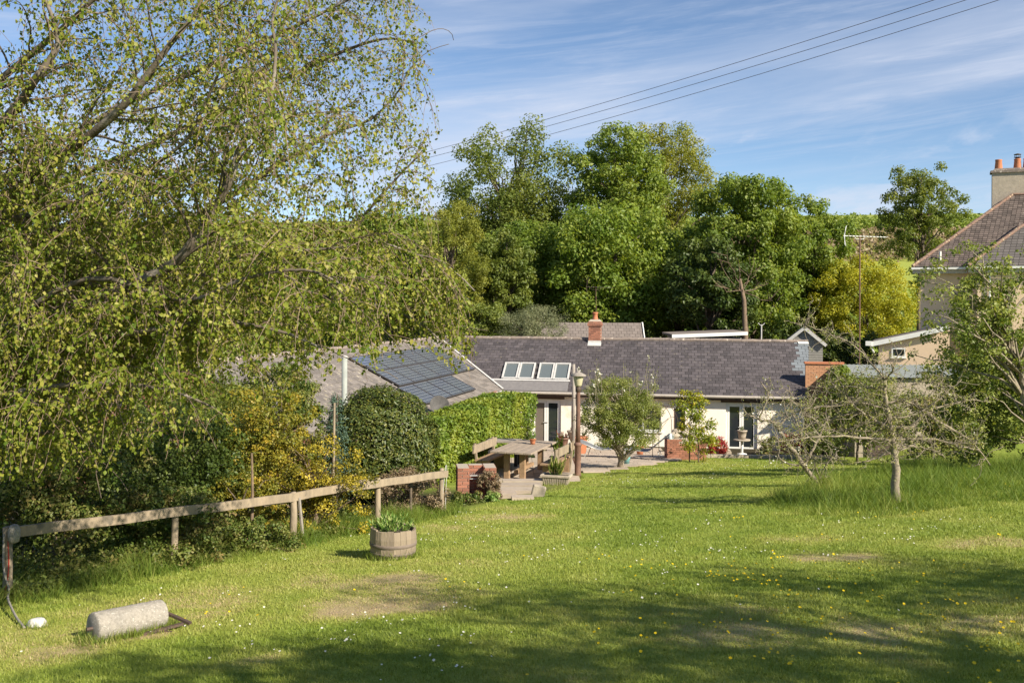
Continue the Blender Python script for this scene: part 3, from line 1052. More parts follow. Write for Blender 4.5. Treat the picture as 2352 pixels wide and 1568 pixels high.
# ------------------------------------------------------------------ satellite dish at the wing eaves
dp = P(1008, 933, 33.6)
dish = thing('satellite_dish', 'dark round satellite dish at the eaves below the solar panels', 'satellite dish', dp)
prof = [(0.02, .0), (.12, .015), (.22, .045), (.30, .085), (.34, .115), (.345, .13), (.335, .125), (.29, .095), (.2, .05), (.05, .02)]
d_ = obj('reflector', MB().lathe(prof, (0, 0, 0), 28), M['dish'], dish, True)
d_.rotation_euler = (math.radians(62), 0, math.radians(20))
obj('feed_arm', MB().tube([(0, 0, -.2), (.06, -.22, -.22), (.12, -.42, -.08)], .014, 6), M['steel'], dish)
obj('feed_horn', MB().lathe([(.02, 0), (.035, .03), (.035, .10), (.02, .12)], (.12, -.42, -.12), 10), M['deck'], dish)
obj('wall_bracket', MB().tube([(0, .05, -.02), (-.02, .25, -.1), (-.02, .3, -.5)], .02, 6), M['steel'], dish)


# ------------------------------------------------------------------ neighbouring house on the right
HA = np.array((18.9, 47.0, -4.6))
hu, hv = np.array((.921, -.389, 0)), np.array((.389, .921, 0))
HR = np.stack([hu, hv, ZZ], 1)
GT = 1.68 - HA[2]


def HP(s, d, h):
    return HA + hu * s + hv * d + ZZ * h


house = thing('house', 'tall peach rendered house with tiled hip roof and large chimney at right edge', 'house', HA)


def hbox(mb, s0, s1, d0, d1, h0, h1):
    return mb.box(HP((s0 + s1) / 2, (d0 + d1) / 2, (h0 + h1) / 2), (s1 - s0, d1 - d0, h1 - h0), HR)


obj('wall', hbox(MB(), .35, 12, .35, 9, 0, GT - .1), M['peach'], house, off=HA)
obj('front_wing', hbox(MB(), 2.75, 9, -.75, .349, 0, GT - .1), M['peach'], house, off=HA)
RI = 3.65
mainroof = MB()
mainroof.slab([HP(0, 0, GT), HP(12.4, 0, GT), HP(12.4, 4.5, GT + RI), HP(4.5, 4.5, GT + RI)], .1)
mainroof.slab([HP(0, 9, GT), HP(0, 0, GT), HP(4.5, 4.5, GT + RI)], .1)
mainroof.slab([HP(12.4, 9, GT), HP(0, 9, GT), HP(4.5, 4.5, GT + RI), HP(12.4, 4.5, GT + RI)], .1)
mr_ = obj('roof', mainroof, M['deck'], house, off=HA)
Vh = nrm(hv * 4.5 + ZZ * RI)
hsl = math.hypot(4.5, RI)
tile_roof(mr_, HA, HP(0, 0, GT), hu, Vh, [(.05, 0), (12.4, 0), (12.4, hsl), (4.5, hsl)], .20, .165, .022, M['tile'], 'roof_tile', order=lambda q: q[0] - .75 * q[1], seed=8)
wr_ = MB()
k_ = 3.1
wr_.slab([HP(2.36, -1, GT), HP(9.4, -1, GT), HP(9.4 - k_, k_ - 1, GT + k_ * .81), HP(2.36 + k_, k_ - 1, GT + k_ * .81)], .1)
wr_.slab([HP(2.36, 2.2, GT), HP(2.36, -1, GT), HP(2.36 + k_, k_ - 1, GT + k_ * .81), HP(2.36 + k_, k_ + .6, GT + k_ * .81)], .1)
wr2 = obj('wing_roof', wr_, M['deck'], house, off=HA)
Vw2 = nrm(hv + ZZ * .81)
Lw = k_ * math.hypot(1, .81)
tile_roof(wr2, HA, HP(0, -1, GT), hu, Vw2, [(2.4, 0), (9.4, 0), (9.4 - k_, Lw), (2.36 + k_, Lw)], .24, .2, .018, M['darktile'], 'roof_tile', order=lambda q: q[0], seed=9)
Us = -hv
Vs = nrm(hu + ZZ * .81)
tile_roof(wr2, HA, HP(2.36, 0, GT), Us, Vs, [(-1.6, 0), (1.0, 0), (1.0 - k_, Lw), (-1.6, Lw * .52)], .2, .165, .022, M['tile'], 'roof_tile', 200, seed=10)
for p, q in ((HP(0, 0, GT), HP(4.5, 4.5, GT + RI)), (HP(2.36, -1, GT), HP(2.36 + k_, k_ - 1, GT + k_ * .81)), (HP(4.5, 4.5, GT + RI), HP(12.4, 4.5, GT + RI))):
    n_ = 14
    for i in range(n_):
        a, b = p + (q - p) * i / n_, p + (q - p) * (i + .97) / n_
        obj('hip_tile', MB().tube([a + ZZ * (.05 + .01 * rng.normal()), b + ZZ * (.05 + .01 * rng.normal())], .085, 7), M['hip'], mr_, off=HA)
gb = MB().bar(HP(-.05, -.06, GT - .06), HP(2.3, -.06, GT - .06), .11, .10).bar(HP(2.3, -1.06, GT - .06), HP(9.4, -1.06, GT - .06), .11, .10)
obj('gutter', gb, M['white'], house, off=HA)
obj('fascia', hbox(hbox(MB(), 0, 2.36, 0.02, .05, GT - .30, GT - .12), 2.36, 9.4, -.98, -.95, GT - .30, GT - .12), M['cream'], house, off=HA)
obj('downpipe', MB().tube([HP(3.25, -1.0, GT - .1), HP(3.25, -.82, GT - .4), HP(3.25, -.82, .5)], .045, 8), M['white'], house, off=HA)
obj('vent_pipe', MB().tube([HP(1.2, .4, GT + .1), HP(1.2, .4, GT + .75)], .05, 8), M['white'], house, off=HA)
# big rendered chimney with three pots
chp = HP(4.75, 5.0, 0)
ch2 = obj('chimney', MB().box(chp + ZZ * (GT + 3.2), (2.3, .7, 3.3), HR), M['stone'], house, off=HA)
obj('chimney_cap', MB().box(chp + ZZ * (GT + 4.90), (2.46, .86, .12), HR).box(chp + ZZ * (GT + 5.01), (2.3, .7, .11), HR, .9), M['ridge'], ch2, off=HA)
for i, s_ in enumerate((-.85, .0, .42)):
    pp = chp + hu * s_ + ZZ * (GT + 5.04)
    obj('chimney_pot', MB().lathe([(.19, 0), (.185, .05), (.15, .42), (.165, .46), (.165, .50), (.12, .50), (.12, .2)], pp, 14), M['pot'], ch2, True, off=HA)
    if i == 1:
        cw = MB().lathe([(.10, 0), (.10, .06), (.17, .08), (.17, .10), (.10, .10)], pp + ZZ * .49, 12).lathe([(.17, 0), (.17, .03), (.02, .07)], pp + ZZ * .70, 12)
        for k in range(4):
            cw.tube([pp + ZZ * .55 + np.array((math.cos(k * 1.57) * .14, math.sin(k * 1.57) * .14, 0)), pp + ZZ * .72 + np.array((math.cos(k * 1.57) * .14, math.sin(k * 1.57) * .14, 0))], .012, 5)
        obj('cowl', cw, M['iron'], ch2, off=HA)

# lean-to at the house side
LA = np.array((16.95, 46.0, -5.0))


def LP(s, d, h):
    return LA + hu * s + hv * d + ZZ * h


lean = thing('lean_to', 'peach lean-to with white sloping fascia and small white window beside the house', 'lean-to', LA)
h0, h1, ln = 3.10, 3.86, 3.0
lw = MB().slab([LP(0, 0, 0), LP(ln, 0, 0), LP(ln, 0, h1), LP(0, 0, h0)], .25).slab([LP(0, 2.8, 0), LP(0, 0.252, 0), LP(0, .252, h0), LP(0, 2.8, h0)], .25)
obj('wall', lw, M['peach'], lean, off=LA)
obj('roof', MB().slab([LP(-.3, -.25, h0 + .12), LP(ln, -.25, h1 + .17), LP(ln, 3, h1 + .17), LP(-.3, 3, h0 + .12)], .08), M['shedroof'], lean, off=LA)
obj('fascia', MB().slab([LP(-.3, -.28, h0 - .12), LP(ln, -.28, h1 - .06), LP(ln, -.28, h1 + .15), LP(-.3, -.28, h0 + .10)], .03), M['white'], lean, off=LA)
obj('gutter_end', MB().box(LP(-.42, -.2, h0 + .02), (.26, .3, .2), HR).tube([LP(-.36, -.2, h0 - .05), LP(-.2, -.1, h0 - .4)], .04, 8), M['white'], lean, off=LA)
wf = MB()
for (a, b, c, d) in ((.56, .62, 2.50, 2.94), (1.10, 1.16, 2.50, 2.94), (.62, 1.10, 2.50, 2.57), (.62, 1.10, 2.87, 2.94)):
    wf.box(LP((a + b) / 2, -.01, (c + d) / 2), (b - a, .06, d - c), HR)
wf.box(LP(.86, -.03, 2.48), (.70, .12, .04), HR)
wl_ = obj('window', wf, M['white'], lean, off=LA)
obj('pane', MB().box(LP(.86, -.003, 2.72), (.48, .01, .30), HR), M['glass'], wl_, off=LA)

# ------------------------------------------------------------------ outbuildings
# corrugated-roof outbuilding to the right of the cottage
OB = np.array((13.5, 39.3, -6.45))
ob = thing('outbuilding', 'rendered outbuilding with low grey corrugated roof right of the cottage behind the apple trees', 'outbuilding', OB)
obw = MB().box(OB + np.array((2.4, 1.7, 1.72)), (4.6, 3.2, 3.44))
obj('wall', obw, M['stone'], ob, off=OB)
cor = MB()
n_ = 110
xs_ = np.linspace(-.15, 4.95, n_)
zc = .014 * np.sin(np.arange(n_) * math.pi / 2)
vv = [(OB[0] + x, OB[1] + y, OB[2] + 3.50 + z + zz + o) for o in (0, .012) for (y, zz) in ((-.1, 0.0), (3.5, .28)) for x, z in zip(xs_, zc)]
ff = [(i, i + 1, n_ + i + 1, n_ + i)[::-1] for i in range(n_ - 1)] + [(2 * n_ + i, 2 * n_ + i + 1, 3 * n_ + i + 1, 3 * n_ + i) for i in range(n_ - 1)]
obj('corrugated_roof', cor.add(vv, ff), M['corrugated'], ob, off=OB)
obj('door', MB().box(OB + np.array((1.0, .05, 1.0)), (.9, .12, 2.0)), M['oak'], ob, off=OB)

# orange brick wall joining cottage and outbuilding
BW = np.array((12.35, 41.85, -6.3))
bw = thing('brick_wall', 'orange brick wall with coping joined to the right end of the cottage', 'wall', BW)
bricks(bw, BW, BW, (1, -.16, 0), (.16, 1, 0), 1.5, .23, 3.72, M['orangebrick'], 'f', course=.082, seed=12)
obj('coping', MB().box(BW + nrm((1, -.16, 0)) * .76 + ZZ * 3.76 + np.array((.02, .115, 0)), (1.6, .34, .08), np.stack([nrm((1, -.16, 0)), nrm((.16, 1, 0)), ZZ], 1)), M['pot'], bw, off=BW)

# outbuilding behind the ridge, with white gable boards
BB = np.array((2.2, 54.0, -6.2))
bb = thing('barn', 'brown roofed outbuilding with white gable board behind the cottage chimney', 'outbuilding', BB)
r0, e0 = 4.95, 2.9
obj('wall', MB().box(BB + np.array((2.5, 2, 1.45)), (4.8, 3.6, 2.9)), M['render'], bb, off=BB)
rp = obj('roof', MB().slab([BB + np.array(q) for q in ((-.6, -.3, e0), (5.1, -.3, e0), (5.1, 2, r0), (-.6, 2, r0))], .1)
         .slab([BB + np.array(q) for q in ((5.1, 4.3, e0), (-.6, 4.3, e0), (-.6, 2, r0), (5.1, 2, r0))], .1), M['deck'], bb, off=BB)
Vb = nrm(np.array((0, 2.3, r0 - e0)))
tile_roof(rp, BB, BB + np.array((-.6, -.3, e0)), (1, 0, 0), Vb, [(0, 0), (5.7, 0), (5.7, 3.08), (0, 3.08)], .3, .22, .014, M['shedroof'], 'roof_tile', order=lambda q: -q[1], seed=15)
gv = MB().slab([BB + np.array(q) for q in ((4.95, .25, e0), (4.95, 3.75, e0), (4.95, 2, r0 - .15))], .2)
obj('gable', gv, M['render'], bb, off=BB)
obj('bargeboard', MB().bar(BB + np.array((5.14, -.32, e0 - .02)), BB + np.array((5.14, 2, r0)), .05, .2).bar(BB + np.array((5.14, 4.32, e0 - .02)), BB + np.array((5.14, 2.02, r0)), .05, .2), M['white'], bb, off=BB)

# flat roofed shed
FS = np.array((8.45, 51.5, -5.85))
fs = thing('flat_roof_shed', 'flat roofed shed with pale fascia showing above the cottage ridge', 'shed', FS)
obj('wall', MB().box(FS + np.array((1.75, 1.5, 2.0)), (3.4, 2.8, 4.0)), M['board'], fs, off=FS)
obj('roof', MB().slab([FS + np.array(q) for q in ((-.2, -.2, 4.17), (3.7, -.2, 4.33), (3.7, 3.2, 4.33), (-.2, 3.2, 4.17))], .1), M['shedroof'], fs, off=FS)
obj('fascia', MB().bar(FS + np.array((-.2, -.23, 4.06)), FS + np.array((3.7, -.23, 4.23)), .03, .17), M['white'], fs, off=FS)

# gabled weatherboard shed
GS = np.array((14.25, 48.5, -6.15))
gs = thing('garden_shed', 'small grey weatherboarded shed with pointed gable behind the cottage\'s right end', 'shed', GS)
W2, eh, ah = .86, 4.18, 4.86
obj('wall', MB().slab([GS + np.array(q) for q in ((-W2, .02, 0), (W2, .02, 0), (W2, .02, eh), (0, .02, ah), (-W2, .02, eh))], .05)
    .box(GS + np.array((-W2 + .03, 1.2, eh / 2)), (.05, 2.2, eh)).box(GS + np.array((W2 - .03, 1.2, eh / 2)), (.05, 2.2, eh)), M['deck'], gs, off=GS)
z = .6
while z < ah - .08:
    hw = W2 if z + .06 < eh else W2 * (ah - z - .06) / (ah - eh)
    if z > 2.4:
        obj('weatherboard', MB().box(GS + np.array((0, -.05, z + .06)), (2 * hw, .02, .115), Matrix.Rotation(-.10, 3, 'X')), M['board'], gs, off=GS)
    z += .12
obj('lower_boarding', MB().box(GS + np.array((0, -.05, 1.2)), (2 * W2, .02, 2.36)), M['board'], gs, off=GS)
obj('roof', MB().slab([GS + np.array(q) for q in ((-W2 - .15, -.2, eh - .1), (0, -.2, ah + .06), (0, 2.5, ah + .06), (-W2 - .15, 2.5, eh - .1))], -.05)
    .slab([GS + np.array(q) for q in ((0, -.2, ah + .06), (W2 + .15, -.2, eh - .1), (W2 + .15, 2.5, eh - .1), (0, 2.5, ah + .06))], -.05), M['shedroof'], gs, off=GS)
gs.rotation_euler = (0, 0, -.286)
obj('bargeboard', MB().bar(GS + np.array((-W2 - .16, -.22, eh - .12)), GS + np.array((0, -.22, ah + .04)), .03, .14).bar(GS + np.array((W2 + .16, -.224, eh - .12)), GS + np.array((0, -.224, ah + .04)), .03, .14), M['flash'], gs, off=GS)


# ------------------------------------------------------------------ aerials and wires
def aerial(name, label, base, top, boom, els, side):
    t = thing(name, label, 'aerial', base)
    b, tp = np.array(base), np.array(top)
    obj('mast', MB().tube([b, (b + tp) / 2 + np.array((.02, 0, 0)), tp], .028 * side, 8), M['rust'], t, off=b)
    L = boom
    a, e = tp + np.array((-L * .36, 0, .06)), tp + np.array((L * .64, .2, .02))
    obj('boom', MB().tube([a, e], .02 * side, 6), M['white' if side == 1 else 'iron'], t, off=b)
    em = MB()
    for k in range(els):
        p = a + (e - a) * (.12 + .86 * k / (els - 1))
        em.tube([p + np.array((-.02, -.16, .01)), p + np.array((.02, .16, .01))], .017 * side, 5)
    obj('element', em, M['white' if side == 1 else 'steel'], t, off=b)
    obj('reflector', MB().tube([a + np.array((.1, 0, -.45)), a + np.array((.02, 0, 0)), a + np.array((.13, 0, .45))], .014 * side, 5)
        .tube([a + np.array((.0, -.15, -.40)), a + np.array((.02, -.1, .0)), a + np.array((.04, -.15, .40))], .010 * side, 5), M['white' if side == 1 else 'iron'], t, off=b)
    obj('bracket', MB().tube([tp + np.array((-.25, 0, .03)), tp + np.array((-.16, 0, -.08)), tp + np.array((.16, 0, -.08)), tp + np.array((.25, .05, .03))], .014 * side, 5), M['white' if side == 1 else 'iron'], t, off=b)


m0 = on_ground(1972, 44)
m1 = P(1975, 545, 44)
m0[0] = m1[0]
aerial('television_aerial', 'long white television aerial on tall rusty mast beside the yellow shrub', m0, m1, 2.0, 12, 1)
c0 = CP(-6.45, HD + .34, RH + .2)
aerial('chimney_aerial', 'small television aerial on thin mast fixed behind the cottage chimney', c0, c0 + np.array((.0, 0, 2.2)), 1.3, 7, .4)

for i, (p, q, lab) in enumerate((((1060, 322), (2160, -8), 'topmost power line crossing the sky'), ((1105, 324), (2240, -8), 'middle power line crossing the sky'),
                                 ((1150, 332), (2330, -12), 'lowest power line crossing the sky'))):
    A = P(p[0] - 260, p[1] + 72, 95)
    B = P(q[0] + 400, q[1] - 128, 48)
    mid = (A + B) / 2 + np.array((0, 0, -1.2))
    tag(obj('power_line', MB().tube(curve(A, B, n=26, mid=mid), .018, 5), M['iron']), lab, 'power line', 'power lines over the valley')
# ------------------------------------------------------------------ trees and shrubs
def tree(name, label, base, C, R, n, rc, nleaf, leaf, mat_, trunk_r=.25, seed=1, cat='tree', group=None, wr=.62, shell=.55, flat=.75, low=-.9, bark='bark', limbs=26, outward=1.0, fill=0.0, pw=3.0):
    r = np.random.default_rng(seed)
    base, C, R = np.array(base, float), np.array(C, float), np.array(R, float)
    t = thing(name, label, cat, base, group=group)
    p, N, T, rnd, cc, cr = clumps(r, C, R, n, rc, nleaf, shell, flat, low, outward=outward, fill=fill, pw=pw)
    leaf_mesh('crown', p, N, T, leaf * r.uniform(.55, 1.35, nleaf), wr, mat_, t, rnd, off=base)
    tr = MB()
    top = C + np.array((0, 0, R[2] * .35))
    ax = curve(base, top, n=8, jit=trunk_r * .35, r=r)
    tr.tube(ax, np.linspace(trunk_r, trunk_r * .22, 8), 8)
    obj('trunk', tr, M[bark], t, True, off=base)
    bm = MB()
    for q in r.permutation(len(cc))[:limbs]:
        z = np.clip((cc[q][2] - R[2] * .5 - base[2]) / max(top[2] - base[2], .1), .25, .92)
        s = ax[int(z * 7)]
        bm.tube(curve(s, cc[q], n=6, jit=.03 * np.linalg.norm(cc[q] - s), r=r, mid=(s + cc[q]) / 2 + np.array((0, 0, .12 * np.linalg.norm(cc[q] - s)))), np.linspace(trunk_r * .34, trunk_r * .06, 6), 5)
    if limbs:
        obj('branches', bm, M[bark], t, True, off=base)
    return t


def box_tree(name, label, px0, px1, py0, py1, y, n, rcf, nleaf, leaf, mat_, seed, group=None, ry=None, bpx=None, **kw):
    """a tree whose crown fills this window of the view at distance y"""
    a, b = P(px0, (py0 + py1) / 2, y), P(px1, (py0 + py1) / 2, y)
    zt, zb = P((px0 + px1) / 2, py0, y)[2], P((px0 + px1) / 2, py1, y)[2]
    rx, rz = (b[0] - a[0]) / 2, (zt - zb) / 2
    cx = (a[0] + b[0]) / 2
    bx_ = cx if bpx is None else P(bpx, py1, y)[0]
    base = np.array((bx_, y, gz(bx_, y) - .05))
    rc = rcf * min(rx, rz) * 1.05
    if y > 43:                                       # far woodland: finer leaves, more and smaller sprays
        kw.setdefault('fill', 0.0)
        leaf, nleaf, n, rc = leaf * .74, int(nleaf * 1.75), int(n * 1.8), rc * .82
    return tree(name, label, base, ((a[0] + b[0]) / 2, y, (zt + zb) / 2), (rx - rc * .25, ry or rx * .8, rz - rc * .3), int(n * 1.5), rc, int(nleaf * 1.35), leaf, mat_, seed=seed, group=group, **kw)


GW = 'woodland trees behind the cottage'
box_tree('woodland_tree', 'large airy rounded tree, left of the two tallest crowns behind the cottage', 1010, 1338, 284, 660, 78, 95, .21, 15000, .30, M['olive'], 1, GW, trunk_r=.35, shell=.5, limbs=60)
box_tree('woodland_tree', 'tall yellow-green tree forming the right-hand shoulder of the tallest crown', 1400, 1645, 276, 680, 86, 110, .22, 19000, .26, M['yellowgreen'], 3, GW, trunk_r=.35, limbs=40)
box_tree('woodland_tree', 'tall bright green tree in the middle of the wood, above the cottage chimney', 1308, 1535, 282, 640, 75, 85, .24, 15000, .32, M['green'], 2, GW, trunk_r=.35)
box_tree('woodland_tree', 'mid-height olive tree below the airy crown, left of the chimney', 1075, 1320, 500, 775, 65, 80, .27, 15000, .26, M['green'], 4, GW)
box_tree('woodland_tree', 'mid-height brownish green tree right behind the willow', 1085, 1230, 530, 740, 60, 60, .27, 9000, .22, M['olive'], 24, GW)
box_tree('woodland_tree', 'broad bright sycamore rising directly behind the cottage chimney', 1265, 1560, 455, 790, 62, 85, .25, 17000, .30, M['bright'], 5, GW, trunk_r=.3)
box_tree('woodland_tree', 'leafy sycamore filling the gap right of the bright sycamore', 1450, 1660, 520, 790, 66, 70, .26, 12000, .30, M['green'], 25, GW, trunk_r=.3)
box_tree('woodland_tree', 'big dark green tree right of the wood\'s centre behind the bare trunk', 1575, 1850, 395, 790, 60, 100, .22, 19000, .27, M['green'], 6, GW, trunk_r=.35)
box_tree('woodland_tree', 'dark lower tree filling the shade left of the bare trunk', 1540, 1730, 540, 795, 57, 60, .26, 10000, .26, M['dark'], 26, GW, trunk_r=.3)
box_tree('woodland_tree', 'green tree between the big dark tree and the aerial mast', 1790, 1955, 450, 790, 64, 70, .26, 11000, .27, M['green'], 7, GW, trunk_r=.25)
box_tree('golden_tree', 'golden yellow leaved bushy tree behind the aerial mast', 1862, 2112, 592, 800, 62, 90, .22, 16000, .17, M['gold'], 8, None, trunk_r=.18, limbs=16)
box_tree('field_tree', 'lone airy tree on the hillside left of the house roof', 2020, 2210, 376, 640, 72, 75, .19, 8500, .24, M['olive'], 9, None, trunk_r=.22, shell=.3)
box_tree('willow_tree', 'soft yellowish willow-like tree hanging at the birch\'s right edge', 960, 1118, 462, 800, 58, 80, .26, 14000, .19, M['yellowgreen'], 10, None, trunk_r=.25, wr=.35)
box_tree('grey_shrub', 'grey-green feathery shrub behind the left part of the cottage ridge', 1140, 1305, 694, 830, 51, 70, .25, 9000, .11, M['greygreen'], 11, None, cat='shrub', trunk_r=.1, wr=.3)
box_tree('garden_tree', 'olive green tree behind the wing roof beside the willow', 1020, 1170, 690, 830, 52, 45, .3, 8000, .16, M['olive'], 12, None, trunk_r=.15)
box_tree('background_tree', 'dark tree standing behind the birch\'s right half', 800, 1010, 470, 800, 62, 70, .25, 11000, .26, M['green'], 13, None, trunk_r=.25)
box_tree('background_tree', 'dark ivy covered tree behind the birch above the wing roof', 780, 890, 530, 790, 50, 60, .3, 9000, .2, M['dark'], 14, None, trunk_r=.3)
box_tree('background_tree', 'green tree behind the middle of the birch', 520, 830, 540, 830, 52, 70, .26, 13000, .24, M['green'], 15, None, trunk_r=.25)
box_tree('background_tree', 'bushy green tree behind the birch at far left', 200, 560, 610, 860, 46, 70, .26, 13000, .22, M['bright'], 16, None, trunk_r=.25)
box_tree('background_tree', 'low spreading tree at the far left edge behind the birch', -120, 240, 640, 900, 44, 70, .26, 12000, .22, M['olive'], 17, None, trunk_r=.25)
# bare winter tree far behind the birch
t_ = thing('bare_tree', 'pale bare leafless tree far behind the birch at upper left', 'tree', on_ground(115, 60))
b0 = np.array(t_.location)
bt, r_ = MB(), np.random.default_rng(5)
bt.tube(curve(b0, P(118, 470, 60), n=6), np.linspace(.25, .14, 6), 6)
for k in range(46):
    s = P(118 + r_.normal() * 4, 470 + r_.uniform(0, 60), 60)
    e = P(110 + r_.normal() * 55, 330 + abs(r_.normal()) * 60, 60 + r_.normal() * 1.5)
    c_ = curve(s, e, n=6, jit=.12, r=r_, mid=(s + e) / 2 + np.array(((e - s)[0] * .25, 0, -.5)))
    bt.tube(c_, np.linspace(.06, .012, 6), 4)
    for q in range(5):
        o_ = c_[2 + q % 4]
        bt.tube(curve(o_, o_ + np.array((r_.normal() * .7, r_.normal() * .3, r_.uniform(.5, 1.6))), n=3), .012, 3)
obj('trunk', bt, M['deadwood'], t_, off=b0)

# bare trunk with dead boughs in front of the wood
db = on_ground(1712, 55)
t_ = thing('dead_tree', 'bare brown trunk with thin dead boughs in front of the dark wood', 'tree', db)
r_ = np.random.default_rng(6)
obj('trunk', MB().tube([db, P(1712, 775, 55), P(1709, 690, 55), P(1700, 640, 55)], [.16, .15, .12, .06], 8), M['deadwood'], t_, True, off=db)
bt = MB()
for (q, w_) in (((1610, 640), .05), ((1655, 600), .04), ((1670, 585), .04), ((1765, 650), .05), ((1745, 615), .04), ((1640, 655), .035), ((1690, 575), .04), ((1730, 590), .04), ((1775, 690), .04)):
    s = P(1708, 672 + r_.uniform(-20, 12), 55)
    e = P(q[0], q[1], 55 + r_.normal() * .6)
    bt.tube(curve(s, e, n=7, jit=.08, r=r_, mid=(s + e) / 2 + np.array((0, 0, -.25))), np.linspace(w_ * .7, .010, 7), 5)
    for k in range(6):
        u = r_.uniform(.3, 1)
        o_ = s + (e - s) * u
        bt.tube(curve(o_, o_ + np.array(((e - s)[0] * .15 + r_.normal() * .3, r_.normal() * .2, r_.uniform(.1, .7))), n=3), .010, 3)
obj('boughs', bt, M['deadwood'], t_, off=db)
# thin white post near it
wp = on_ground(1748, 53)
t_ = thing('white_post', 'thin white post with cross piece above the cottage ridge', 'post', wp)
e = P(1748, 745, 53)
e[0], e[1] = wp[0], wp[1]
obj('post', MB().tube([wp, e], .035, 8), M['flash'], t_, off=wp)
obj('cross_piece', MB().tube([e + np.array((-.18, 0, .08)), e + np.array((-.05, 0, -.05)), e + np.array((.05, 0, -.05)), e + np.array((.18, 0, .08))], .02, 5), M['flash'], t_, off=wp)

# shade growth under the wood, and hedges and bracken on the hill
def leaf_band(name, label, x0, x1, y0, y1, h0, h1, n, leaf, mat_, seed, fy=None):
    r = np.random.default_rng(seed)
    x = r.uniform(x0, x1, n)
    y = r.uniform(y0, y1, n) if fy is None else fy(x) + r.uniform(y0, y1, n)
    top = h0 + (h1 - h0) * fbm(x * .5 / leaf * .2, y * .3, seed)
    z = gz(x, y) + top * r.random(n) ** .6
    p = np.stack([x, y, z], 1)
    N = r.normal(size=(n, 3)) * .6 + np.array((0, -.6, .6))
    T = nrm(np.cross(N, r.normal(size=(n, 3))))
    rnd = np.clip(.6 * fbm(x * .25 / leaf * .3, y * .2, seed + 3) + .4 * r.random(n), 0, 1)
    o = leaf_mesh(name, p, N, T, leaf * r.uniform(.6, 1.3, n), .65, mat_, None, rnd)
    return tag(o, label, name.replace('_', ' '), None, 'stuff')


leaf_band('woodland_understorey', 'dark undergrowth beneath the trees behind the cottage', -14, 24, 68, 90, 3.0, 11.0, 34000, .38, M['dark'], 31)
leaf_band('hilltop_hedge', 'hedge and scrub along the skyline of the hill', 40, 190, 232, 244, 2.0, 5.5, 14000, .75, M['green'], 33)
leaf_band('bracken_slope', 'brownish bracken and scrub on the hillside under the skyline hedge', 45, 130, 195, 232, .6, 3.4, 12000, .8, M['heather'], 34)
leaf_band('hillside_scrub', 'green scrub on the lower hillside behind the lone tree', 30, 66, 100, 150, 1.0, 4.0, 14000, .5, M['bright'], 35)
leaf_band('far_hedge', 'far hedge along the field behind the birch', -190, 10, 225, 240, 2.0, 6.0, 9000, .8, M['olive'], 36)


def shrub(name, label, px0, px1, py0, py1, y, n, rcf, nleaf, leaf, mat_, seed, group=None, ry=None, stem='bark', **kw):
    return box_tree(name, label, px0, px1, py0, py1, y, n, rcf, nleaf, leaf, mat_, seed, group, ry, cat='shrub', trunk_r=kw.pop('trunk_r', .05), limbs=kw.pop('limbs', 18), bark=stem, **kw)


shrub('shade_shrub', 'dark bush in the gap between the weatherboarded shed and the lean-to', 1875, 2030, 760, 900, 50, 60, .24, 9000, .13, M['dark'], 39, None, ry=1.2)
# left bank, behind the fence
GB = 'shrubs on the bank behind the fence'
shrub('laurel_bush', 'large rounded glossy dark green bush left of the bright hedge', 745, 1004, 882, 1165, 22.5, 260, .16, 34000, .075, M['laurel'], 41, None, fill=.7, pw=2.0, shell=.8, outward=1.5, wr=.5)
shrub('yellow_shrub', 'golden orange flowering shrub growing through the rail', 585, 865, 985, 1285, 17.3, 190, .11, 11000, .042, M['orange'], 42, None, shell=.1, stem='deadwood', limbs=50, ry=.75)
shrub('yellow_shrub', 'taller olive and orange shrub above the rail in front of the wing roof', 470, 760, 870, 1200, 17.6, 150, .14, 15000, .05, M['bushgold'], 43, None, shell=.2, limbs=40, ry=1.0)
shrub('yellow_shrub', 'small olive and yellow shrub just below the rail left of the golden shrub', 470, 640, 1080, 1300, 16.3, 110, .13, 9000, .042, M['bushgold'], 44, None, shell=.15, limbs=30, ry=.6)
shrub('brown_shrub', 'brownish twiggy shrub behind the fence\'s right end post', 850, 1030, 1075, 1215, 19.8, 80, .24, 10000, .04, M['brownshrub'], 45, None, ry=.7)
shrub('bramble', 'dark green bramble mound under the rail left of the yellow shrub', 230, 540, 1110, 1360, 15.0, 110, .22, 16000, .055, M['bramble'], 46, GB, ry=.9)
shrub('bramble', 'sprawling dark bush above the rail at far left', -80, 330, 920, 1260, 14.4, 110, .2, 16000, .06, M['bramble'], 47, GB, ry=1.2)
shrub('bramble', 'dense dark bush behind the rail near its middle', 220, 560, 900, 1300, 16.8, 120, .2, 20000, .055, M['dark'], 48, GB, ry=1.0)
shrub('bramble', 'low green growth below the rail between the two middle posts', 470, 700, 1190, 1310, 15.6, 50, .3, 7000, .045, M['bramble'], 49, GB, ry=.5)
shrub('bank_shrub', 'olive shrub hiding the wing gable behind the birch', 250, 640, 850, 1200, 22, 120, .22, 20000, .08, M['olive'], 50, GB, ry=1.5)
shrub('bank_shrub', 'dark thicket at the left edge behind the birch', -150, 300, 860, 1330, 18.5, 140, .2, 22000, .08, M['dark'], 51, GB, ry=2.0)
shrub('bank_shrub', 'green bush between the wing wall and the laurel', 510, 745, 832, 1180, 24, 120, .2, 19000, .08, M['bramble'], 52, GB, ry=1.2)
n = 60000
u, v = rng.uniform(-5, 6.9, n), -.12 + 3.0 * rng.random(n) ** 1.5
x, y = FA[0] + FD[0] * u - FD[1] * v, FA[1] + FD[1] * u + FD[0] * v
tt = fbm(u * 1.6, v * 1.2, 63)
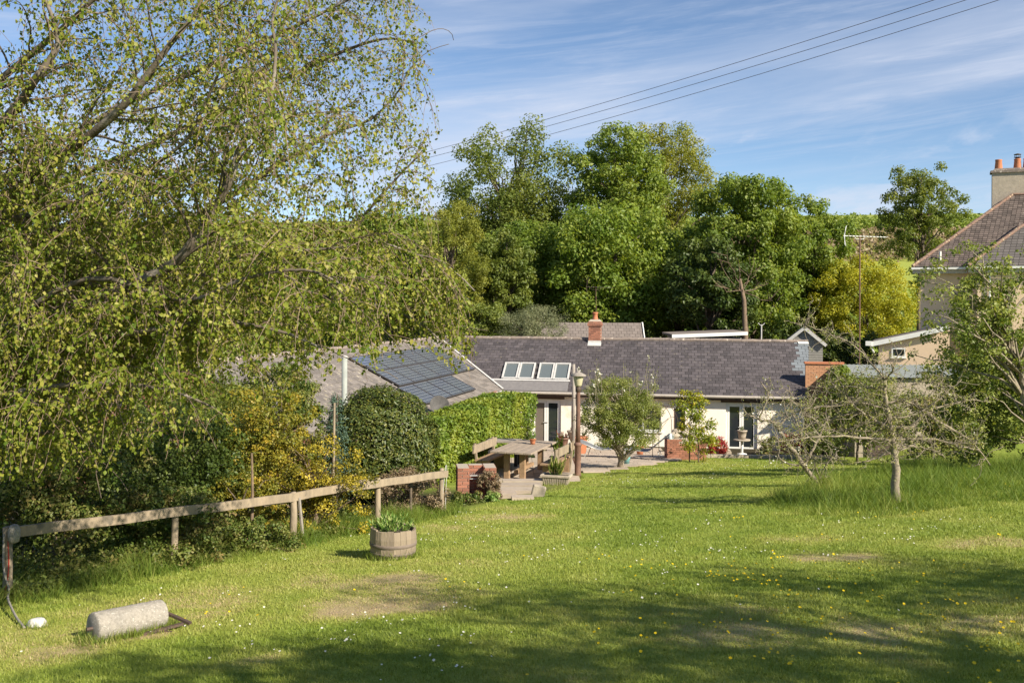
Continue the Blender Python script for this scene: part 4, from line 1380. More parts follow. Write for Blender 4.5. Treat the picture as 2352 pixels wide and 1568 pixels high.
z = gz(x, y) + (.15 + 1.5 * np.clip(tt * 1.5 - .35, 0, 1) * sstep(.1, 1.2, v)) * rng.random(n) ** .7
o = leaf_mesh('bank_undergrowth', np.stack([x, y, z], 1), rng.normal(size=(n, 3)) * .7 + np.array((.2, -.4, .6)), rng.normal(size=(n, 3)), .055 * rng.uniform(.6, 1.4, n), .6, M['bramble'], None, np.clip(.7 * fbm(u * 2.3, v * 3, 64) + .35 * rng.random(n), 0, 1))
tag(o, 'tangled leafy undergrowth on the shaded bank behind the fence', 'undergrowth', None, 'stuff')
sd = on_ground(578, 15.7)
se = P(578, 1040, 15.7)
tag(obj('sapling_stem', MB().tube(smooth_path([sd, (sd + se) / 2 + np.array((.02, 0, 0)), se], 3), np.linspace(.03, .018, 7), 7), M['deadwood']), 'thin bare upright stem crossing behind the rail left of the golden shrub', 'stem')
# small conifer with stake
cb = on_ground(772, 20.5)
cb[2] = gz(cb[0], cb[1])
t_ = thing('blue_conifer', 'small blue-grey conifer with layered boughs beside a slim stake', 'conifer', cb)
r_ = np.random.default_rng(54)
ptop = P(775, 905, 20.5)
obj('trunk', MB().tube([cb, ptop], [.05, .01], 6), M['bark'], t_, off=cb)
pp_, NN_, TT_ = [], [], []
hh_ = ptop[2] - cb[2]
for lay in np.linspace(.15, .97, 12):
    rr = .55 * (1 - lay) + .08
    for k in range(11):
        a = r_.uniform(0, 6.28)
        for u in np.linspace(.15, 1, 16):
            q = cb + np.array((math.cos(a) * rr * u, math.sin(a) * rr * u, hh_ * lay - .12 * u + .05 * r_.normal()))
            pp_.append(q + r_.normal(size=3) * .02)
            NN_.append((0, 0, 1) + r_.normal(size=3) * .3)
            TT_.append((math.cos(a), math.sin(a), -.1) + r_.normal(size=3) * .6)
leaf_mesh('crown', np.array(pp_), np.array(NN_), np.array(TT_), .08, .25, M['conifer'], t_, off=cb)
sb = on_ground(766, 19.2)
st = P(766, 925, 19.2)
st[0], st[1] = sb[0] + .02, sb[1]
tag(obj('stake', MB().tube([sb, (sb + st) / 2, st], [.026, .024, .022], 7), M['wood']), 'slim upright timber stake beside the blue conifer', 'stake')

# green pole in front of the wing roof
gp = on_ground(791, 27)
ge = P(791, 822, 27)
ge[0], ge[1] = gp[0], gp[1]
t_ = thing('garden_pole', 'thick pale green pole rising in front of the solar panels', 'pole', gp)
obj('pole', MB().tube([gp, ge], .075, 12), M['corrugated'], t_, True, off=gp)
obj('cap', MB().lathe([(.085, 0), (.085, .04), (.02, .07)], ge, 12), M['flash'], t_, off=gp)

# bright hedge beside the patio: near face follows from the laurel to the door
def hedge(name, label, path, width, leaf, n, mat_, seed):
    """path: list of (x, y, ztop); boxy clipped hedge with a ragged surface"""
    r = np.random.default_rng(seed)
    path = np.array(path, float)
    seg = np.linalg.norm(np.diff(path[:, :2], axis=0), axis=1)
    cum = np.concatenate([[0], np.cumsum(seg)])
    s = r.uniform(0, cum[-1], n)
    c = np.stack([np.interp(s, cum, path[:, k]) for k in range(3)], 1)
    d = np.stack([np.interp(s, cum, np.gradient(path[:, k])) for k in range(2)], 1)
    d = nrm(d)
    nn = np.stack([d[:, 1], -d[:, 0]], 1)
    gnd = gz(c[:, 0], c[:, 1])
    u = r.random(n)
    face = r.random(n)
    side = np.where(face < .55, 1.0, np.where(face < .70, -1.0, 0))
    lump = .16 * (fbm(s * 1.3, u * 2.5, seed) - .5) * 2
    dep = np.where(side != 0, side * (width / 2 + lump - .34 * r.random(n) ** 2), r.uniform(-1, 1, n) * width / 2)
    z = np.where(side != 0, gnd + (c[:, 2] - gnd) * u, c[:, 2] + lump * .6 - .12 * r.random(n) ** 2)
    z = np.minimum(z, c[:, 2] - .10 * (np.abs(dep) / (width / 2)) ** 4 + .1 * r.random(n))
    p = np.stack([c[:, 0] + nn[:, 0] * dep, c[:, 1] + nn[:, 1] * dep, z], 1)
    N = np.stack([nn[:, 0] * side, nn[:, 1] * side, np.where(side == 0, 1.0, .35)], 1) + r.normal(size=(n, 3)) * .5
    T = nrm(np.cross(N, r.normal(size=(n, 3)))) + np.array((0, 0, .2))
    rnd = np.clip(.75 * fbm(s * 1.1, z * 1.3, seed + 5) * 1.25 - .1 + .35 * r.random(n), 0, 1)
    base = np.array((path[0][0], path[0][1], gz(path[0][0], path[0][1])))
    t = thing(name, label, 'hedge', base)
    leaf_mesh('foliage', p, N, T, leaf * r.uniform(.6, 1.3, n), .6, mat_, t, rnd, off=base)
    st = MB()
    for q in np.linspace(.2, cum[-1] - .2, max(4, int(cum[-1] / .4))):
        b = np.array([np.interp(q, cum, path[:, k]) for k in range(3)])
        g = np.array((b[0], b[1], gz(b[0], b[1])))
        st.tube([g, (g + b) / 2 + r.normal(size=3) * .06, b - np.array((0, 0, .15))], [.03, .025, .012], 5)
    obj('stems', st, M['bark'], t, off=base)
    return t


hq = [P(965, 968, 26.3), P(1025, 952, 27.6), P(1085, 930, 29.6), P(1140, 908, 31.8), P(1196, 904, 34.2)]
hedge('clipped_hedge', 'bright yellow-green clipped hedge between the patio and the wing', hq, 1.1, .10, 46000, M['hedge'], 61)
# ------------------------------------------------------------------ the big birch at the left
r_ = np.random.default_rng(70)
BT = np.array((-7.1, 11.6, float(gz(-7.1, 11.6)) - .1))
birch = thing('birch_tree', 'large birch with drooping leafy branches filling the left half of the picture', 'tree', BT)
bt = MB()
trunk = smooth_path([BT, BT + (.05, 0, 1.5), BT + (-.05, .1, 3.2), BT + (.1, 0, 5.5), BT + (.0, .1, 8), BT + (.2, .2, 11)])
bt.tube(trunk, np.linspace(.24, .05, len(trunk)), 10)
obj('trunk', bt, M['birchbark'], birch, True, off=BT)


def tp(h):
    k = np.argmin(abs(trunk[:, 2] - (BT[2] + h)))
    return trunk[k]


# main limbs: (pixel x, pixel y, distance) read along the limbs, rooted in the trunk
LIMBS = [
    (3.6, .10, [(-60, 560, 11.3), (0, 483, 11), (90, 393, 10.6), (207, 310, 10.2), (283, 243, 10), (333, 180, 9.9), (390, 103, 9.8), (443, 37, 9.8), (480, -40, 9.8), (540, -160, 9.9)]),
    (4.8, .09, [(-60, 380, 10.8), (0, 290, 10.4), (53, 227, 10.2), (83, 180, 10), (113, 140, 10), (133, 100, 10), (120, 40, 9.9), (103, -10, 9.9), (90, -120, 10)]),
    (2.4, .12, [(-60, 812, 11.2), (30, 770, 10.9), (117, 735, 10.6), (160, 709, 10.5), (233, 682, 10.3), (300, 655, 10.1), (367, 625, 10), (407, 599, 9.9), (443, 555, 9.8), (467, 522, 9.8), (483, 493, 9.8), (527, 417, 9.7),
                (547, 350, 9.7), (567, 310, 9.7), (600, 267, 9.7), (623, 217, 9.7), (633, 117, 9.8), (627, 40, 9.9), (660, -60, 10)]),
    (3.2, .07, [(-30, 600, 11.8), (60, 545, 12), (177, 520, 12), (277, 477, 12), (333, 453, 12), (370, 430, 12), (440, 400, 12), (520, 330, 12), (560, 220, 12), (640, 120, 12)]),
    (2.9, .075, [(0, 640, 12.2), (200, 590, 12.4), (400, 520, 12.5), (540, 443, 12.5), (613, 393, 12.5), (643, 373, 12.5), (696, 347, 12.5), (736, 317, 12.5), (786, 297, 12.5), (846, 277, 12.5), (890, 240, 12.5), (930, 190, 12.4)]),
    (3.4, .06, [(-20, 540, 11), (83, 493, 10.6), (167, 470, 10.4), (220, 440, 10.2), (300, 410, 10), (420, 330, 9.6), (470, 240, 9.4), (520, 130, 9.2)]),
    (2.6, .026, [(0, 700, 11.8), (200, 640, 11.8), (420, 600, 11.6), (620, 580, 11.5), (779, 569, 11.4), (846, 554, 11.4), (899, 564, 11.4), (952, 584, 11.4), (1006, 597, 11.3), (1056, 634, 11.3), (1090, 668, 11.3)]),
    (2.6, .06, [(100, 690, 12.5), (400, 640, 12.8), (640, 600, 12.8), (799, 550, 12.8), (829, 504, 12.8), (869, 457, 12.8), (920, 400, 12.8), (970, 350, 12.7)]),
    (5.5, .07, [(-20, 200, 11), (150, 60, 10.6), (260, -40, 10.4), (400, -120, 10.2)]),
    (4.2, .07, [(0, 420, 12.4), (250, 260, 12.8), (480, 150, 12.8), (680, 60, 12.6), (800, 0, 12.4), (900, -40, 12.2)]),
    (3.8, .07, [(50, 470, 12.6), (350, 330, 13), (600, 210, 13), (760, 130, 13), (880, 90, 12.8), (960, 100, 12.7)]),
    (2.0, .07, [(-20, 860, 10.6), (150, 800, 10.2), (330, 760, 9.9), (500, 740, 9.7), (640, 760, 9.6), (740, 800, 9.5)]),
    (1.7, .06, [(-40, 930, 10.2), (110, 890, 9.8), (260, 880, 9.6), (400, 900, 9.5), (500, 940, 9.5)]),
    (2.1, .06, [(0, 800, 12), (250, 730, 12), (520, 690, 11.9), (700, 680, 11.8), (860, 700, 11.6), (960, 740, 11.5), (1020, 790, 11.4)]),
    (1.5, .05, [(-40, 1010, 10.8), (60, 1000, 10.4), (170, 990, 10.2), (270, 1010, 10.1)]),
    (2.2, .05, [(-20, 780, 10.4), (200, 640, 10), (420, 690, 9.6), (560, 640, 9.4), (700, 620, 9.3), (800, 660, 9.2)]),
]
limb_mb, sub_mb, twig_mb = MB(), MB(), MB()
LPt, LN, LT, LR = [], [], [], []
XR = ([-300, 0, 60, 200, 300, 420, 560, 640, 760, 860, 900], [975, 985, 1000, 985, 1022, 1000, 1010, 1075, 1100, 1090, 1040])
YB = ([-200, 300, 520, 640, 740, 790, 825, 870, 905, 1000, 1020, 1090, 1130], [1150, 1080, 1000, 950, 880, 830, 865, 875, 815, 806, 855, 865, 830])


def inside(p, slack=0):
    x, y = px_of(np.atleast_2d(p))
    return (x < np.interp(y, *XR) + slack) & (y < np.interp(x, *YB) + slack) & (x > -260) & (y > -200)


def sparse(p):
    """how many leaves to keep: the top of the crown is thin, the foot of it dense"""
    x, y = px_of(np.atleast_2d(p))
    return np.interp(y, [-200, 300, 480, 700, 1200], [.5, .58, .9, 1.0, 1.0])


for (h, rad, pts) in LIMBS:
    w_ = smooth_path([tp(h)] + [P(*q) for q in pts], 4)
    rr = np.linspace(rad * .72, .009, len(w_))
    limb_mb.tube(w_, rr, 7)
    seg = np.linalg.norm(np.diff(w_, axis=0), axis=1)
    cum = np.concatenate([[0], np.cumsum(seg)])
    s = .9
    while s < cum[-1]:
        i = min(np.searchsorted(cum, s), len(w_) - 2)
        base = w_[i]
        tan = nrm(w_[i + 1] - w_[i])
        side = nrm(np.cross(tan, r_.normal(size=3)))
        d = nrm(tan * r_.uniform(.5, 1.0) + side * r_.uniform(.5, 1.0) + np.array((0, 0, .28)))
        L = r_.uniform(.55, 1.55) * (1.15 - .4 * s / cum[-1])
        n = 8
        p = [base]
        dd = d.copy()
        for k in range(n):
            dd = nrm(dd + np.array((0, 0, -.07)) + r_.normal(size=3) * .13)
            p.append(p[-1] + dd * L / n)
        p = np.array(p)
        if inside(p[-1], 60)[0]:
            sub_mb.tube(p, np.linspace(max(.006, rr[i] * .33), .004, n + 1), 5, False)
            for k in range(2, n + 1):
                for q in range(2):
                    b2 = p[k] + (p[k - 1] - p[k]) * r_.random()
                    if not inside(b2)[0]:
                        continue
                    dd = nrm(r_.normal(size=3) * .7 + nrm(p[k] - p[k - 1]) * .6 + np.array((0, 0, -.1)))
                    TL = r_.uniform(.2, .55) if r_.random() < .65 else r_.uniform(.5, 1.0)
                    m = 6
                    tw = [b2]
                    for j in range(m):
                        dd = nrm(dd + np.array((0, 0, -.24)) + r_.normal(size=3) * .14)
                        tw.append(tw[-1] + dd * TL / m)
                    tw = np.array(tw)
                    if not inside(tw[-1], 10)[0]:
                        continue
                    twig_mb.tube(tw, np.linspace(.0034, .0018, m + 1), 3, False)
                    nl = int(TL / .021)
                    u = np.sort(r_.random(nl)) ** .85 * m
                    f_ = np.clip(u.astype(int), 0, m - 1)
                    lp = tw[f_] + (tw[f_ + 1] - tw[f_]) * (u - f_)[:, None] + r_.normal(size=(nl, 3)) * .026
                    keep = inside(lp, r_.normal() * 12) & (r_.random(nl) < sparse(lp))
                    lp = lp[keep]
                    nl = len(lp)
                    LPt.append(lp)
                    LN.append(r_.normal(size=(nl, 3)) + np.array((.25, -.35, .25)))
                    LT.append(r_.normal(size=(nl, 3)) * .55 + np.array((0, 0, -.75)))
                    LR.append(np.clip(r_.beta(2.2, 3.4, nl) + r_.normal() * .10, 0, 1))
        s += r_.uniform(.125, .23)
LPt, LN, LT, LR = map(np.concatenate, (LPt, LN, LT, LR))
lo = obj('limbs', limb_mb, M['birchbark'], birch, True, off=BT)
obj('branches', sub_mb, M['bark'], birch, True, off=BT)
tag(obj('twigs', twig_mb, M['twig'], birch, off=BT), kind='stuff')
leaf_mesh('leaves', LPt, LN, LT, .043 * r_.uniform(.5, 1.4, len(LPt)), .78, M['birch_leaf'], birch, LR, off=BT)
NLEAF = len(LPt)


# ------------------------------------------------------------------ twiggy apple trees in the long grass
def crop7(cx, cy):
    return (2840 + cx / 2.351) / 1.6327, (1150 + cy / 2.351) / 1.6327


def twiggy(name, label, base, y, limbs, seed, leaf, mat_, ntw, per, bark='applebark', blossom=0, spread=.35, depth=.35):
    r = np.random.default_rng(seed)
    base = np.array(base)
    t = thing(name, label, 'tree', base)
    big, tw = MB(), MB()
    lp, lr = [], []
    for li, (r0, r1, pts) in enumerate(limbs):
        dy = r.uniform(-depth, depth) if li else 0.0
        pw = [P(*crop7(*q), y + dy * i / max(1, len(pts) - 1)) for i, q in enumerate(pts)]
        if li == 0:
            pw[0] = base
        w_ = smooth_path(pw, 4)
        w_[1:] += r.normal(size=(len(w_) - 1, 3)) * .008
        rr = np.linspace(r0, r1, len(w_))
        big.tube(w_, rr, 7)
        L = np.linalg.norm(np.diff(w_, axis=0), axis=1).sum()
        for k in range(int(L * ntw)):
            i = r.integers(1 if li else len(w_) // 3, len(w_) - 1)
            b = w_[i]
            d = nrm(r.normal(size=3) + np.array((0, -.1, .5)))
            TL = r.uniform(.12, spread * 1.6)
            p = [b]
            for j in range(5):
                d = nrm(d + r.normal(size=3) * .35)
                p.append(p[-1] + d * TL / 5)
            p = np.array(p)
            tw.tube(p, np.linspace(.0065, .003, 6), 4, False)
            for j in range(3):
                s0 = p[r.integers(1, 6)]
                e0_ = s0 + nrm(r.normal(size=3) + np.array((0, 0, .3))) * r.uniform(.04, .16)
                tw.tube([s0, (s0 + e0_) / 2 + r.normal(size=3) * .01, e0_], .0026, 3, False)
                m = r.poisson(per)
                if m:
                    lp.append(e0_ + r.normal(size=(m, 3)) * .018)
                    lr.append(np.clip(r.random() * .6 + .4 * r.random(m), 0, 1))
    obj('trunk', big, M[bark], t, True, off=base)
    tag(obj('twigs', tw, M[bark], t, off=base), kind='stuff')
    lp, lr = np.concatenate(lp), np.concatenate(lr)
    N = r.normal(size=lp.shape) + np.array((.2, -.2, .5))
    leaf_mesh('leaves', lp, N, r.normal(size=lp.shape) + np.array((0, 0, .2)), leaf * r.uniform(.6, 1.3, len(lp)), .55, mat_, t, lr, off=base)
    if blossom:
        k = r.choice(len(lp), blossom)
        leaf_mesh('blossom', lp[k] + r.normal(size=(blossom, 3)) * .02, r.normal(size=(blossom, 3)) + np.array((0, -.6, .4)), r.normal(size=(blossom, 3)), .045, .9, M['petal'], t, off=base)
    return t


la = G(1885, 1117)
twiggy('apple_tree', 'small bare-branched apple tree with leaning forked stems, left of the pale trunk', la, la[1], [
    (.055, .035, [(495, 1585), (420, 1420), (350, 1310), (260, 1190), (190, 1080), (150, 1020)]),
    (.03, .012, [(150, 1020), (80, 1000), (20, 990), (60, 880), (100, 780), (30, 660)]),
    (.02, .008, [(20, 990), (-60, 960), (-130, 890)]),
    (.022, .010, [(370, 1400), (250, 1375), (160, 1300)]),
    (.04, .014, [(420, 1400), (450, 1330), (520, 1200), (590, 1050), (640, 940), (660, 820)]),
    (.025, .008, [(330, 1270), (200, 1240), (80, 1200), (-20, 1170)]),
    (.02, .008, [(180, 1070), (280, 960), (420, 900), (520, 800)]),
    (.02, .008, [(520, 1200), (400, 1100), (330, 990), (300, 880), (280, 700)]),
    (.02, .008, [(590, 1050), (480, 980), (380, 940)]),
    (.025, .01, [(565, 1568), (540, 1480), (500, 1370)]),
    (.02, .008, [(555, 1520), (590, 1420), (650, 1330), (720, 1260)])], 81, .038, M['appleleaf'], 20, 2.6, blossom=90, spread=.4)
ra = G(2058, 1163)
twiggy('apple_tree', 'old apple tree with pale trunk and wide tangled bare branches in long grass', ra, ra[1], [
    (.085, .03, [(1228, 1700), (1220, 1500), (1210, 1250), (1170, 1050), (1140, 850), (1125, 640)]),
    (.022, .006, [(1125, 640), (1020, 520), (900, 380), (760, 290), (600, 230), (440, 170), (350, 160)]),
    (.03, .01, [(1215, 1260), (1300, 1240), (1400, 1230), (1560, 1270), (1650, 1330)]),
    (.035, .01, [(1170, 1060), (1050, 1010), (950, 950), (800, 950), (600, 1000), (420, 1060), (250, 1160)]),
    (.04, .01, [(1180, 1050), (1350, 1060), (1480, 930), (1600, 1020), (1730, 1080), (1900, 1200), (2050, 1390)]),
    (.025, .01, [(1205, 1220), (1130, 1290), (1040, 1340), (900, 1380)]),
    (.03, .008, [(1145, 850), (1300, 830), (1480, 900), (1700, 860), (1900, 820), (2050, 850)]),
    (.03, .008, [(1190, 1170), (960, 1160), (700, 1140), (400, 1160), (120, 1200)]),
    (.03, .008, [(1195, 1180), (1500, 1160), (1800, 1230), (1950, 1260)]),
    (.02, .008, [(1128, 700), (1000, 720), (800, 700), (650, 720), (480, 800)]),
    (.018, .008, [(1125, 640), (1180, 590), (1200, 540), (1170, 480)]),
    (.025, .008, [(1150, 900), (900, 850), (700, 870), (430, 900), (280, 960)]),
    (.02, .006, [(1130, 760), (1300, 700), (1500, 660), (1650, 680)]),
    (.02, .006, [(1160, 980), (1350, 960), (1550, 860), (1700, 720), (1800, 640)]),
    (.02, .006, [(950, 950), (820, 840), (740, 760), (640, 640)]),
    (.02, .006, [(1170, 1060), (1000, 1100), (800, 1080), (640, 1140)])], 82, .040, M['appleleaf'], 22, 3.6, blossom=25, spread=.42, depth=.7)

# leafy tree at the right edge, in front of the house
box_tree('leafy_apple_tree', 'fresh green leafy apple tree at the right edge in front of the house', 2090, 2470, 555, 930, 22.5, 110, .12, 6800, .08, M['ash'], 91, None, bpx=2420, trunk_r=.11, shell=.15, bark='applebark', limbs=60, wr=.6)
box_tree('leafy_apple_tree', 'dense lower green tree at the right edge behind the long grass', 2150, 2500, 730, 1085, 25.0, 140, .17, 24000, .085, M['ash'], 92, None, bpx=2460, trunk_r=.10, shell=.4, bark='applebark', limbs=40, wr=.6)
shrub('border_shrub', 'dark green border shrub against the outbuilding behind the apple trees', 1860, 2080, 850, 1050, 36, 60, .25, 8000, .10, M['olive'], 93, None, ry=.8)
shrub('border_shrub', 'low dark shrub at the foot of the outbuilding right of the pale trunk', 2060, 2240, 900, 1070, 33, 60, .25, 8000, .10, M['bramble'], 94, None, ry=.8)
shrub('border_shrub', 'leafy climber on the orange brick wall', 1895, 1960, 840, 930, 40.5, 30, .3, 3000, .10, M['green'], 95, None, ry=.3)

# apple tree in blossom on the patio edge
am = G(1427, 1076)
amt = box_tree('blossoming_apple_tree', 'rounded apple tree with upright shoots and a few white blossoms by the patio', 1328, 1520, 862, 1050, float(am[1]), 190, .15, 26000, .055, M['blossomleaf'], 96, None, trunk_r=.11, shell=.45, bark='applebark', limbs=60, wr=.5)
r_ = np.random.default_rng(97)
sh, lp, tips = MB(), [], []
for k in range(60):
    b = P(r_.uniform(1350, 1505), r_.uniform(880, 940), am[1] + r_.normal() * .5)
    e = b + np.array((r_.normal() * .12 + (b[0] - am[0]) * .12, r_.normal() * .1, r_.uniform(.35, .85)))
    sh.tube([b, (b + e) / 2 + r_.normal(size=3) * .02, e], [.008, .006, .003], 4, False)
    tips.append(e)
    u = r_.uniform(.2, 1, 16)[:, None]
    lp.append(b + (e - b) * u + r_.normal(size=(16, 3)) * .03)
lp = np.concatenate(lp)
tag(obj('upright_shoots', sh, M['applebark'], amt, off=amt.location), kind='stuff')
leaf_mesh('shoot_leaves', lp, r_.normal(size=lp.shape), r_.normal(size=lp.shape) + np.array((0, 0, .5)), .05, .45, M['blossomleaf'], amt, off=amt.location)
bl = np.array([tips[k] for k in range(0, 60, 3)])
bl = np.concatenate([b + r_.normal(size=(7, 3)) * .022 for b in bl])
leaf_mesh('blossom', bl, r_.normal(size=bl.shape) + np.array((0, -.6, .4)), r_.normal(size=bl.shape), .055, .9, M['petal'], amt, off=amt.location)
mg = G(1602, 1062)
shrub('maple', 'young maple with yellow-green and orange leaves beside the brick planter', 1560, 1650, 940, 1060, float(mg[1]), 45, .26, 1500, .09, M['maple'], 98, None, trunk_r=.03, limbs=24, ry=.5)
shrub('maple', 'upper spray of orange-tinted maple leaves leaning left over the planter', 1545, 1625, 890, 970, float(mg[1]) + .3, 30, .3, 1000, .09, M['maple'], 99, None, trunk_r=.03, limbs=14, ry=.4)

# ------------------------------------------------------------------ trees standing right of the camera (their shade falls on the lawn)
for i, (x, y, h, R, lab, sd) in enumerate(((10.4, 2.0, 6.2, (2.2, 2.0, 1.5), 'middle one of the trees shading the lawn from the right', 101), (14.2, 2.9, 6.2, (2.6, 1.6, 1.4), 'farthest of the trees shading the lawn from the right', 102),
                                           (7.4, .9, 6.0, (2.4, .6, .7), 'nearest of the trees shading the lawn from the right', 103), (12.6, -1.0, 6.4, (2.4, 1.8, 1.6), 'rearmost of the trees shading the lawn from the right', 104))):
    g = float(gz(x, y))
    tree('shade_tree', lab, (x, y, g), (x, y, g + h), R, 50, .7, 3600, .12, M['green'], .16, sd, group='trees shading the lawn', shell=.3)

# ------------------------------------------------------------------ long grass, flowers
n = 240000
yy = rng.uniform(14, 34, n)
xx = rng.uniform(1.5, 19, n)
px, py = px_of(np.stack([xx, yy, gz(xx, yy)], 1))
lo_ = np.interp(px, [1740, 1800, 1900, 2000, 2100, 2200, 2352, 2500], [1160, 1176, 1184, 1188, 1182, 1166, 1150, 1140])
up_ = np.interp(px, [1740, 1800, 1900, 2000, 2100, 2352, 2500], [1158, 1130, 1105, 1085, 1062, 1042, 1040])
jit_ = 6 * (fbm(xx * 2, yy * 2, 44) - .5) * 2
k = (px > 1742) & (px < 2480) & (py < lo_ + jit_) & (py > up_ + jit_)
xx, yy = xx[k], yy[k]
tf = fbm(xx * 1.4, yy * 1.4, 55)
ed_ = np.clip(np.minimum((lo_ + jit_ - py)[k], (py - up_ - jit_)[k] + 14) / 22, .15, 1)
h_ = (.05 + .30 * rng.random(len(xx)) ** 1.6) * (.1 + 1.9 * np.clip(tf * 1.6 - .4, 0, 1)) * (.35 + .65 * ed_) + .03
blades('long_grass', xx, yy, h_, .007 + .006 * rng.random(len(xx)), rng.uniform(.25, 1.25, len(xx)), M['long_grass'], np.clip(.75 * fbm(xx * .9, yy * .9, 58) - .05 + rng.normal(size=len(xx)) * .15, 0, 1),
       'tall unmown grass around the apple trees on the right')
# rough grass along the fence foot
n = 42000
u = rng.uniform(-4, 9.2, n)
v = rng.normal(size=n) * .24 + .08
xx, yy = FA[0] + FD[0] * u - FD[1] * -v * -1, FA[1] + FD[1] * u + FD[0] * v
tf = fbm(xx * 1.7, yy * 1.7, 56)
h_ = (.04 + .26 * rng.random(n) ** 1.6) * (.1 + 1.8 * np.clip(tf * 1.6 - .4, 0, 1)) + .03
blades('fence_grass', xx, yy, h_, .006 + .005 * rng.random(n), rng.uniform(.2, 1.2, n), M['long_grass'], np.clip(.65 * fbm(xx * 1.3, yy * 1.3, 59) + rng.normal(size=n) * .15, 0, 1), 'rough grass growing along the foot of the fence')


def flowers(name, label, spots, size, mat_, lift, seed, keep=.75):
    r = np.random.default_rng(seed)
    Pp = []
    for (px, py, rad, cnt) in spots:
        c = G(px, py)
        ncl = max(1, cnt // 5)                       # a few small clusters and strays
        cl = np.stack([c[0] + r.normal(size=ncl) * rad, c[1] + r.normal(size=ncl) * rad * 1.3], 1)
        q = cl[r.integers(0, ncl, cnt)] + r.normal(size=(cnt, 2)) * r.choice([.08, .16, .5], (cnt, 1))
        q = q[r.random(cnt) < keep]
        q = q[lawn_ok(q[:, 0], q[:, 1])]
        Pp.append(q)
    Pp = np.concatenate(Pp)
    n = len(Pp)
    z = gz(Pp[:, 0], Pp[:, 1]) + r.uniform(*lift, n)
    V, T, R_ = [], [], []
    k = 7
    for i in range(n):
        s_ = size * r.uniform(.7, 1.25)
        tilt_ = np.array((r.normal() * .25, -.35 + r.normal() * .25, 1))
        nn = nrm(tilt_)
        a = nrm(np.cross(nn, (1, .1, 0)))
        b = np.cross(nn, a)
        c = np.array((Pp[i, 0], Pp[i, 1], z[i]))
        o = len(V)
        V.append(c - nn * s_ * .12)
        for j in range(k):
            an = j * 2 * math.pi / k
            V.append(c + (a * math.cos(an) + b * math.sin(an)) * s_ / 2)
        T += [(o, o + 1 + j, o + 1 + (j + 1) % k) for j in range(k)]
        V += [c, (c[0] + .002, c[1], z[i] - .12), (c[0] - .002, c[1], z[i] - .12)]
    o = triangles(name, np.array(V), np.array(T), mat_, None, {'rnd': r.random(len(T))})
    return tag(o, label, name, None, 'stuff')


SP = [(300, 1390, .5, 12), (760, 1460, .7, 26), (820, 1480, .4, 14), (1100, 1300, 1.5, 50), (1200, 1250, 1.8, 70), (1030, 1180, .7, 55), (1000, 1240, .8, 40), (960, 1535, .3, 16), (850, 1470, .2, 8), (1500, 1250, 1.8, 40), (1450, 1100, 2.2, 110), (1750, 1070, 2.5, 160),
      (1650, 1080, 2.4, 90), (1900, 1250, 1.6, 30), (2100, 1190, .8, 12), (1300, 1420, 1.2, 16), (700, 1430, .5, 20), (90, 1500, .4, 14), (640, 1400, .8, 16), (1400, 1200, 2, 60), (1600, 1300, 1.4, 26)]
flowers('daisies', 'white daisies scattered over the lawn', SP, .021, M['petal'], (.03, .07), 110)
SP = [(520, 1410, .30, 16), (1290, 1395, .25, 10), (1480, 1340, .5, 26), (1620, 1310, .9, 70), (1700, 1330, .8, 60), (1900, 1200, 1.3, 36), (1870, 1390, .7, 40), (2000, 1450, .8, 70), (2150, 1440, .7, 46), (2280, 1440, .5, 40), (2080, 1500, .7, 44), (1850, 1500, .8, 36),
      (1380, 1440, .4, 12), (1640, 1500, .4, 14), (1240, 1520, .8, 12), (2250, 1330, 1.0, 40), (2000, 1330, 1.2, 50), (1150, 1300, 1.2, 20), (860, 1280, .3, 8), (2310, 1120, .4, 10), (1500, 1545, .9, 16)]
flowers('buttercups', 'yellow buttercups and dandelions scattered over the lawn', SP, .025, M['butter'], (.05, .11), 111, .5)
# ------------------------------------------------------------------ fence
def FPt(px, py):
    """point of the fence plane seen at this pixel"""
    r = ray(px, py)
    n = np.array((-FD[1], FD[0]))
    d = np.dot(FA, n) / np.dot(r[:2], n)
    return r * d


fd3 = np.array((FD[0], FD[1], 0))
fn3 = np.array((FD[1], -FD[0], 0))                   # towards the lawn
f0 = FPt(403, 1163)
fb = np.array((f0[0], f0[1], float(gz(f0[0], f0[1]))))
fence = thing('rail_fence', 'weathered timber fence with a single wide rail along the left edge of the lawn', 'fence', fb)
tops = [(25, 1219), (403, 1178), (655, 1140), (867, 1103), (1018, 1086)]
tp_ = [FPt(*q) for q in tops]
rails = [((22, 1220), (660, 1141)), ((602, 1153), (845, 1107)), ((800, 1117), (1020, 1086))]
for k, (a, b) in enumerate(rails):
    A, B = FPt(*a), FPt(*b)
    A, B = A + fn3 * (.075 + .004 * k - (.045 if k == 1 else 0)), B + fn3 * (.075 + .004 * k - (.045 if k == 1 else 0))
    rb = MB()
    m_ = 9
    for i in range(m_):                              # slightly wavy sawn board
        p, q = A + (B - A) * i / m_, A + (B - A) * (i + 1) / m_
        rb.bar(p + ZZ * .006 * math.sin(i * 1.7 + k), q + ZZ * .006 * math.sin((i + 1) * 1.7 + k), .042, .130)
    obj('rail', rb, M['wood'], fence, off=fb)
